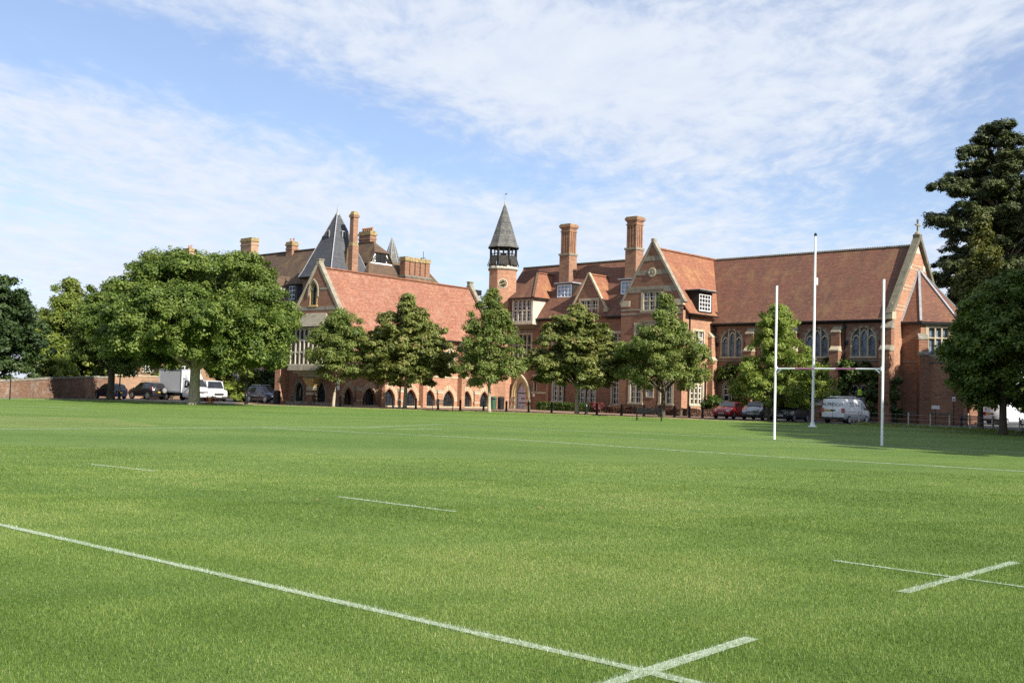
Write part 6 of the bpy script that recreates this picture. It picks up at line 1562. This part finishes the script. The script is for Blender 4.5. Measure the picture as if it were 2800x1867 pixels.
M['asphalt'] = grit('asphalt', (.075, .075, .08)); M['paving'] = brick('brick_paving', (.28, .17, .12), (.36, .24, .17), (.2, .15, .11), sootamt=.3); M['earth'] = grit('rough_ground', (.075, .10, .035), 2); M['kerb'] = grit('kerb_stone', (.3, .28, .25), 5)
sheet('ground', [(-1500, -400), (1500, -400), (1500, 2500), (-1500, 2500)], -.035, M['earth'])
sheet('road', [(-92, 77)] + EDGE[1:] + [(70, -40), (110, 60), (120, 170), (40, 175), (-60, 150), (-95, 120)], -.02, M['asphalt'])
sheet('pavement', EDGE[5:10] + [(14.5, 87.5), (19.5, 97), (18.6, 103), (2, 126), (-28, 116), (-24.6, 97)], -.012, M['paving'])
sheet('lawn', EDGE + [(-90, -40)], 0, M['lawn'])
mb = MB()
for p, q in zip(EDGE[1:-2], EDGE[2:-1]):
    a, b_ = V((*p, 0)), V((*q, 0)); n = V((-(b_ - a).y, (b_ - a).x, 0)).normalized() * .14
    mb.hexa([a - n * .0 - Z * .03, b_ - Z * .03, b_ + n - Z * .03, a + n - Z * .03], [a + Z * .025, b_ + Z * .025, b_ + n + Z * .025, a + n + Z * .025], M['kerb'])
tag(mb.build('kerb'), kind='structure')
a, b_, c_, d_ = gw(-.2, -2.4), gw(20, 3.4), gw(21, 2.0), gw(2, -4.2)

# pitch lines
m, t, b = mat('line_marking_paint'); ob = t.n('ShaderNodeTexCoord').outputs['Object']
f = t.noise(ob, 26, 5, .8); g = t.noise(ob, 1.5, 4)
t.l(t.mix(t.math('MULTIPLY', t.ramp(f, [(.42, 1), (.6, 0)]), t.ramp(g, [(.3, .6), (.7, 1)])), (.42, .48, .41), (.17, .25, .07)), b.inputs['Base Color']); b.inputs['Roughness'].default_value = .85; bump(t, b, f, .6, .02); M['line'] = m
LINES = []
def line(pts, w, name='field_line', m=None):
    mb = MB(); LINES.append((pts, w))
    P_ = []; N_ = []; jr = random.Random(len(LINES))
    for (x0, y0), (x1, y1) in zip(pts[:-1], pts[1:]):
        k = max(1, int(math.hypot(x1 - x0, y1 - y0) / (.22 if min(y0, y1) < 25 else 1.2)))
        P_ += [V((x0 + (x1 - x0) * i / k, y0 + (y1 - y0) * i / k, 0)) for i in range(k)]
    P_.append(V((*pts[-1], 0)))
    for i in range(len(P_)):
        d = (P_[min(i + 1, len(P_) - 1)] - P_[max(i - 1, 0)]).normalized(); N_.append(V((-d.y, d.x, 0)) * w / 2 * jr.uniform(.72, 1.12))
    z = .004 + .0012 * (len(LINES) % 3)
    for i in range(len(P_) - 1): mb.poly([P_[i] - N_[i] + Z * z, P_[i + 1] - N_[i + 1] + Z * z, P_[i + 1] + N_[i + 1] + Z * z, P_[i] + N_[i] + Z * z], m or M['line'])
    return tag(mb.build(name), kind='structure')
line([(-12, 18.4), (-5.42, 11.82), (-2.35, 9.11), (-.43, 7.4), (.78, 6.34), (2.5, 4.7)], .1)
line([(.1, 5.45), (.61, 6.05), (1.0, 6.52), (1.63, 7.27)], .11)
line([(-7.89, 20.87), (-6.29, 19.65)], .085); line([(-2.45, 15.95), (-.68, 14.4)], .085); line([(3.24, 10.93), (4.6, 9.58)], .06); line([(3.3, 9.2), (5.16, 11.2)], .11)
LF = plain('fresh_line_paint', (.62, .67, .6), .85, 0, .35, .2, 6)
line([(-30, 22), (-15.95, 34.48), (-9.71, 42.19), (-5.95, 45.9), (-3.5, 53.0)], .09, m=LF)
line([(-9.6, 42.4), (-5.81, 40.4), (.1, 38.0), (6.99, 31.6), (13.23, 27.2), (18, 22.6)], .09, m=LF)
line([(-3.59, 53.05), (.11, 50.5), (4.83, 48.9), (8.08, 47.7), (11.01, 45.72), (14.3, 42.22), (18.47, 39.0), (24, 33)], .09, m=LF)
line([(-31.2, 67.2), (-27.7, 66), (-24.8, 64)], .09, m=LF); line([(-4.66, 44.8), (-2.9, 46.8)], .08, m=LF)
line([(3.0, 44.0), (6.2, 41.2)], .05, m=LF); line([(9.0, 44.0), (14.0, 39.5)], .05, m=LF)

# grass blades close to the camera (past counting)
def in_lines(x, y):
    hit = np.zeros(len(x), bool)
    for pts, w in LINES:
        for (x0, y0), (x1, y1) in zip(pts[:-1], pts[1:]):
            if min(y0, y1) > 26: continue
            L2 = (x1 - x0) ** 2 + (y1 - y0) ** 2; s = ((x - x0) * (x1 - x0) + (y - y0) * (y1 - y0)) / L2
            d = np.abs((x - x0) * (y1 - y0) - (y - y0) * (x1 - x0)) / math.sqrt(L2); hit |= (s > 0) & (s < 1) & (d < w / 2 * rng.uniform(.55, 1.2, len(x)) * (1 + .12 * np.sin(s * math.sqrt(L2) * 5 + x0)))
    return hit
def blades(name, x, y, h, w, tint, mat_, label=None, lean=.6):
    n = len(x); a = rng.uniform(0, 6.283, n); l = rng.uniform(.1, lean, n) * h; la = rng.uniform(0, 6.283, n)
    v = np.empty((n, 3, 3), np.float32); dx, dy = np.cos(a) * w / 2, np.sin(a) * w / 2
    v[:, 0] = np.stack([x - dx, y - dy, np.zeros(n)], 1); v[:, 1] = np.stack([x + dx, y + dy, np.zeros(n)], 1); v[:, 2] = np.stack([x + np.cos(la) * l, y + np.sin(la) * l, h], 1)
    me = bpy.data.meshes.new(name); me.vertices.add(3 * n); me.loops.add(3 * n); me.polygons.add(n)
    me.vertices.foreach_set('co', v.reshape(-1)); me.loops.foreach_set('vertex_index', np.arange(3 * n, dtype=np.int32)); me.polygons.foreach_set('loop_start', np.arange(0, 3 * n, 3, dtype=np.int32))
    at = me.attributes.new('tint', 'FLOAT', 'FACE'); at.data.foreach_set('value', np.clip(tint, 0, 1).astype(np.float32)); me.materials.append(mat_); me.update(calc_edges=True)
    o = bpy.data.objects.new(name, me); col.objects.link(o); return tag(o, label, 'grass' if label else None, kind='stuff')
BG = leafm('grass_blades', (.055, .108, .017), (.14, .222, .038), (.25, .33, .09), .3, (.34, .33, .13)); BW = leafm('painted_grass_blades', (.12, .19, .06), (.24, .31, .2), (.52, .57, .51), .15)
xs, ys, sc2 = [], [], []
for d0, d1, dens in ((5.2, 8, 9500), (8, 11, 6000), (11, 15, 3200), (15, 20, 1500), (20, 26, 650)):
    n = int(dens * .53 * (d1 * d1 - d0 * d0)); d = np.sqrt(rng.uniform(d0 * d0, d1 * d1, n)); xs.append(d * rng.uniform(-.53, .53, n)); ys.append(d); sc2.append(d)
x, y, d = map(np.concatenate, (xs, ys, sc2)); n = len(x)
pt = .45 + .25 * np.sin(x * .55 + y * .35 + 1) * np.sin(y * .5 - x * .25) + .1 * np.sin(x * 2.7 + 3 * np.sin(y * 1.9)) + rng.normal(0, .27, n)
for sx_, sy_, sr_ in ((.1, 9.2, .35), (-.6, 10.1, .25), (1.9, 9.6, .4), (-2.6, 7.6, .3), (3.4, 12.5, .5), (-4.6, 13.5, .6), (2.4, 16, .7), (-1.5, 18.5, .8), (-.2, 6.9, .25)): pt += .2 * np.exp(-(((x - sx_) / sr_) ** 2 + ((y - sy_) / (sr_ * 1.5)) ** 2))
hl = in_lines(x, y); hgt = rng.uniform(.012, .028, n) * (1 + .1 * np.sin(x * 1.3) * np.cos(y * 1.1)); wd = rng.uniform(.0022, .0042, n) * np.clip(d / 8, 1, 2.6)
blades('grass', x[~hl], y[~hl], hgt[~hl], wd[~hl], pt[~hl], BG, 'short mown grass in the foreground')
k = np.repeat(np.where(hl)[0], 1); k2 = len(k)
blades('painted_grass', x[k] + rng.normal(0, .006, k2), y[k] + rng.normal(0, .006, k2), hgt[k] * 1.05, wd[k] * 1.1, rng.uniform(.05, 1, k2), BW, 'white painted grass blades along the pitch lines')
# rough grass at the fence foot and the lawn edge
n = 26000; s = rng.random(n) * (len(FP) - 1); i = s.astype(int); f = s - i; fa = np.array(FP); px = fa[i] * (1 - f)[:, None] + fa[np.minimum(i + 1, len(FP) - 1)] * f[:, None]; q = rng.normal(0, .22, n)
blades('rough_grass', px[:, 0] + q - .1, px[:, 1] + q * .3 - .2, rng.uniform(.04, .3, n) ** 1.3 * (1 + .8 * np.sin(s * 5) ** 2), np.full(n, .022), rng.uniform(.45, 1.05, n), BG, 'uncut grass along the foot of the wire fence')

n = 30000; ep = np.array(EDGE[3:14]); s = rng.random(n) * (len(ep) - 1); i = s.astype(int); f = (s - i)[:, None]; pp = ep[i] * (1 - f) + ep[i + 1] * f
q = np.abs(rng.normal(0, .5, n)); dr = -pp / np.linalg.norm(pp, axis=1, keepdims=True); pp = pp + dr * (q[:, None] + .05)
blades('rough_grass', pp[:, 0], pp[:, 1], rng.uniform(.02, .11, n) * np.exp(-q * .8), np.full(n, .03), .75 + .3 * np.exp(-q) + rng.normal(0, .12, n), BG, 'drier uncut grass along the lawn edge by the kerb')

# fallen leaves and litter specks
for i, (x, y, c_) in enumerate(((-4.5, 26.2, M['plate_w']), (.45, 15.0, None), (-2.6, 15.2, None), (-6.0, 85.0, M['plate_w']), (3.0, 83.5, M['plate_w']), (8.6, 78.2, M['plate_w']), (-22, 84, None))):
    mb = MB(); s = .05 if y < 30 else .1
    mm = c_ or M['terracotta']
    mb.poly([(-s, 0, .03), (0, -s * .6, .035), (s, 0, .05), (0, s * .6, .04)], mm); mb.poly([(0, -s * .6, .035), (s * .6, -s * .9, .06), (s, 0, .05)], mm)
    o = mb.build('fallen_leaf'); o.location = (x, y, 0)
    tag(o, ('pale scrap on the grass beyond the second dashed line', 'tiny brown leaf on the open grass in the middle', 'curled brown leaf at the left end of the middle dash', 'pale scrap on the far grass before the hall', 'pale scrap on the far grass before the hedge', 'pale scrap beside the bench in front of the gable', 'brown leaf on the far grass before the oak')[i], 'leaf', 'specks lying on the lawn')

# ------------------------------------------------------------------ light, sky, camera
SUN_AZ, SUN_EL = 139.0, 33.0
w = bpy.data.worlds.new('World'); sc.world = w; w.use_nodes = True; t = NT(w.node_tree); w.node_tree.nodes.clear()
out = t.n('ShaderNodeOutputWorld'); bg = t.n('ShaderNodeBackground'); t.l(bg.outputs[0], out.inputs[0])
sky = t.n('ShaderNodeTexSky', sky_type='NISHITA'); sky.sun_disc = False; sky.sun_elevation = R(SUN_EL); sky.sun_rotation = R(SUN_AZ); sky.altitude = 50; sky.air_density = 1.0; sky.dust_density = .6; sky.ozone_density = 2.2
tc = t.n('ShaderNodeTexCoord'); sp = t.n('ShaderNodeSeparateXYZ'); t.l(tc.outputs['Generated'], sp.inputs[0])
zz = t.math('MAXIMUM', t.math('ADD', sp.outputs[2], .055), .03)
cx_ = t.math('DIVIDE', sp.outputs[0], zz); cy_ = t.math('DIVIDE', sp.outputs[1], zz)
cb = t.n('ShaderNodeCombineXYZ'); t.l(cx_, cb.inputs[0]); t.l(cy_, cb.inputs[1])
pv = cb.outputs[0]
warp = t.n('ShaderNodeTexNoise'); warp.inputs['Scale'].default_value = .9; warp.inputs['Detail'].default_value = 3; t.l(pv, warp.inputs['Vector'])
wv = t.n('ShaderNodeVectorMath', operation='MULTIPLY_ADD'); t.l(warp.outputs['Color'], wv.inputs[0]); wv.inputs[1].default_value = (.5, .5, 0); t.l(pv, wv.inputs[2]); pv2 = wv.outputs[0]
CLOUD_A = t.noise(t.mapping(pv2, (.55, .3, 1), (0, 0, R(24)), (3.1, 1.7, 0)), 1.0, 5, .6)
CLOUD_B = t.noise(t.mapping(pv2, (3.4, 1.8, 1), (0, 0, R(24)), (.4, .9, 0)), 1.5, 5, .65)
CLOUD_C = t.noise(t.mapping(pv2, (14, 7.5, 1), (0, 0, R(-30)), (.4, .9, 0)), 1.0, 4, .6)
def blob(az, el, ra, re, amp, tilt=0.0):
    ax = t.math('SUBTRACT', t.math('ARCTAN2', sp.outputs[0], sp.outputs[1]), R(az)); e_ = t.math('SUBTRACT', t.math('ARCSINE', sp.outputs[2]), R(el))
    if tilt: e_ = t.math('ADD', e_, t.math('MULTIPLY', ax, tilt))
    q = t.math('ADD', t.math('POWER', t.math('DIVIDE', ax, R(ra)), 2.0), t.math('POWER', t.math('DIVIDE', e_, R(re)), 2.0))
    return t.math('MULTIPLY', t.math('POWER', 2.718, t.math('MULTIPLY', q, -1.0)), amp)
tot = t.math('ADD', t.math('MULTIPLY', CLOUD_A, .9), t.math('ADD', t.math('MULTIPLY', CLOUD_B, .5), t.math('MULTIPLY', CLOUD_C, .62)))
# clear lanes and thick banks of this particular sky, as patches of the dome
for bl in ((-24, 16.5, 10, 2.2, -.30, .12), (-10, 14.0, 9, 1.7, -.28, .16), (0, 11.6, 7, 1.3, -.22, .1), (19, 10.0, 6, 2.4, -.34), (25, 13, 5, 4, -.3), (22, 18.0, 6, 2.5, .1), (6, 16.0, 12, 3.6, .30, .1), (-12, 18.5, 9, 1.6, .16, .16), (-20, 12.4, 9, 2.2, .26, .1), (-4, 9.6, 10, 1.4, .12), (8, 8.4, 16, 1.5, .10)):
    tot = t.math('ADD', tot, blob(*bl))
tot = t.math('ADD', tot, t.ramp(sp.outputs[2], [(0.0, .30), (.08, .16), (.19, 0.0), (1, 0)]))
mr = t.n('ShaderNodeMapRange', interpolation_type='SMOOTHSTEP'); t.l(tot, mr.inputs[0]); mr.inputs[1].default_value = .73; mr.inputs[2].default_value = 1.27; mr.inputs[3].default_value = 0.2; mr.inputs[4].default_value = .95
shade = t.ramp(CLOUD_B, [(.3, (4.8, 5.3, 6.2)), (.7, (5.6, 5.95, 6.5))])
blue = t.mix(1.0, sky.outputs[0], (.98, 1.0, 1.12), 'MULTIPLY')
t.l(t.mix(mr.outputs[0], blue, shade), bg.inputs[0]); bg.inputs[1].default_value = .082
sd = V((math.sin(R(SUN_AZ)) * math.cos(R(SUN_EL)), math.cos(R(SUN_AZ)) * math.cos(R(SUN_EL)), math.sin(R(SUN_EL))))
sl = bpy.data.lights.new('sun', 'SUN'); sl.energy = 4.8; sl.angle = R(.53); sl.color = (1, .93, .82); so = bpy.data.objects.new('sun', sl); col.objects.link(so); so.rotation_mode = 'QUATERNION'; so.rotation_quaternion = sd.to_track_quat('Z', 'Y'); so.location = sd * 200
cam = bpy.data.cameras.new('camera'); cam.sensor_width = 36; cam.lens = 36 * 3000 / 2800; cam.clip_end = 6000; cam.clip_start = .1
co = bpy.data.objects.new('camera', cam); col.objects.link(co); co.matrix_world = Matrix.Translation((0, 0, 1.55)) @ Matrix.Rotation(math.pi / 2 + math.atan(144.5 / 3000), 4, 'X') @ Matrix.Rotation(R(1.66), 4, 'Z'); sc.camera = co
sc.view_settings.view_transform = 'Standard'; sc.view_settings.look = 'None'; sc.view_settings.exposure = .9; sc.view_settings.gamma = 1
sc.cycles.max_bounces = 6; sc.cycles.transparent_max_bounces = 4; sc.cycles.use_denoising = False; sc.cycles.sample_clamp_indirect = 4; sc.render.filter_size = 1.25
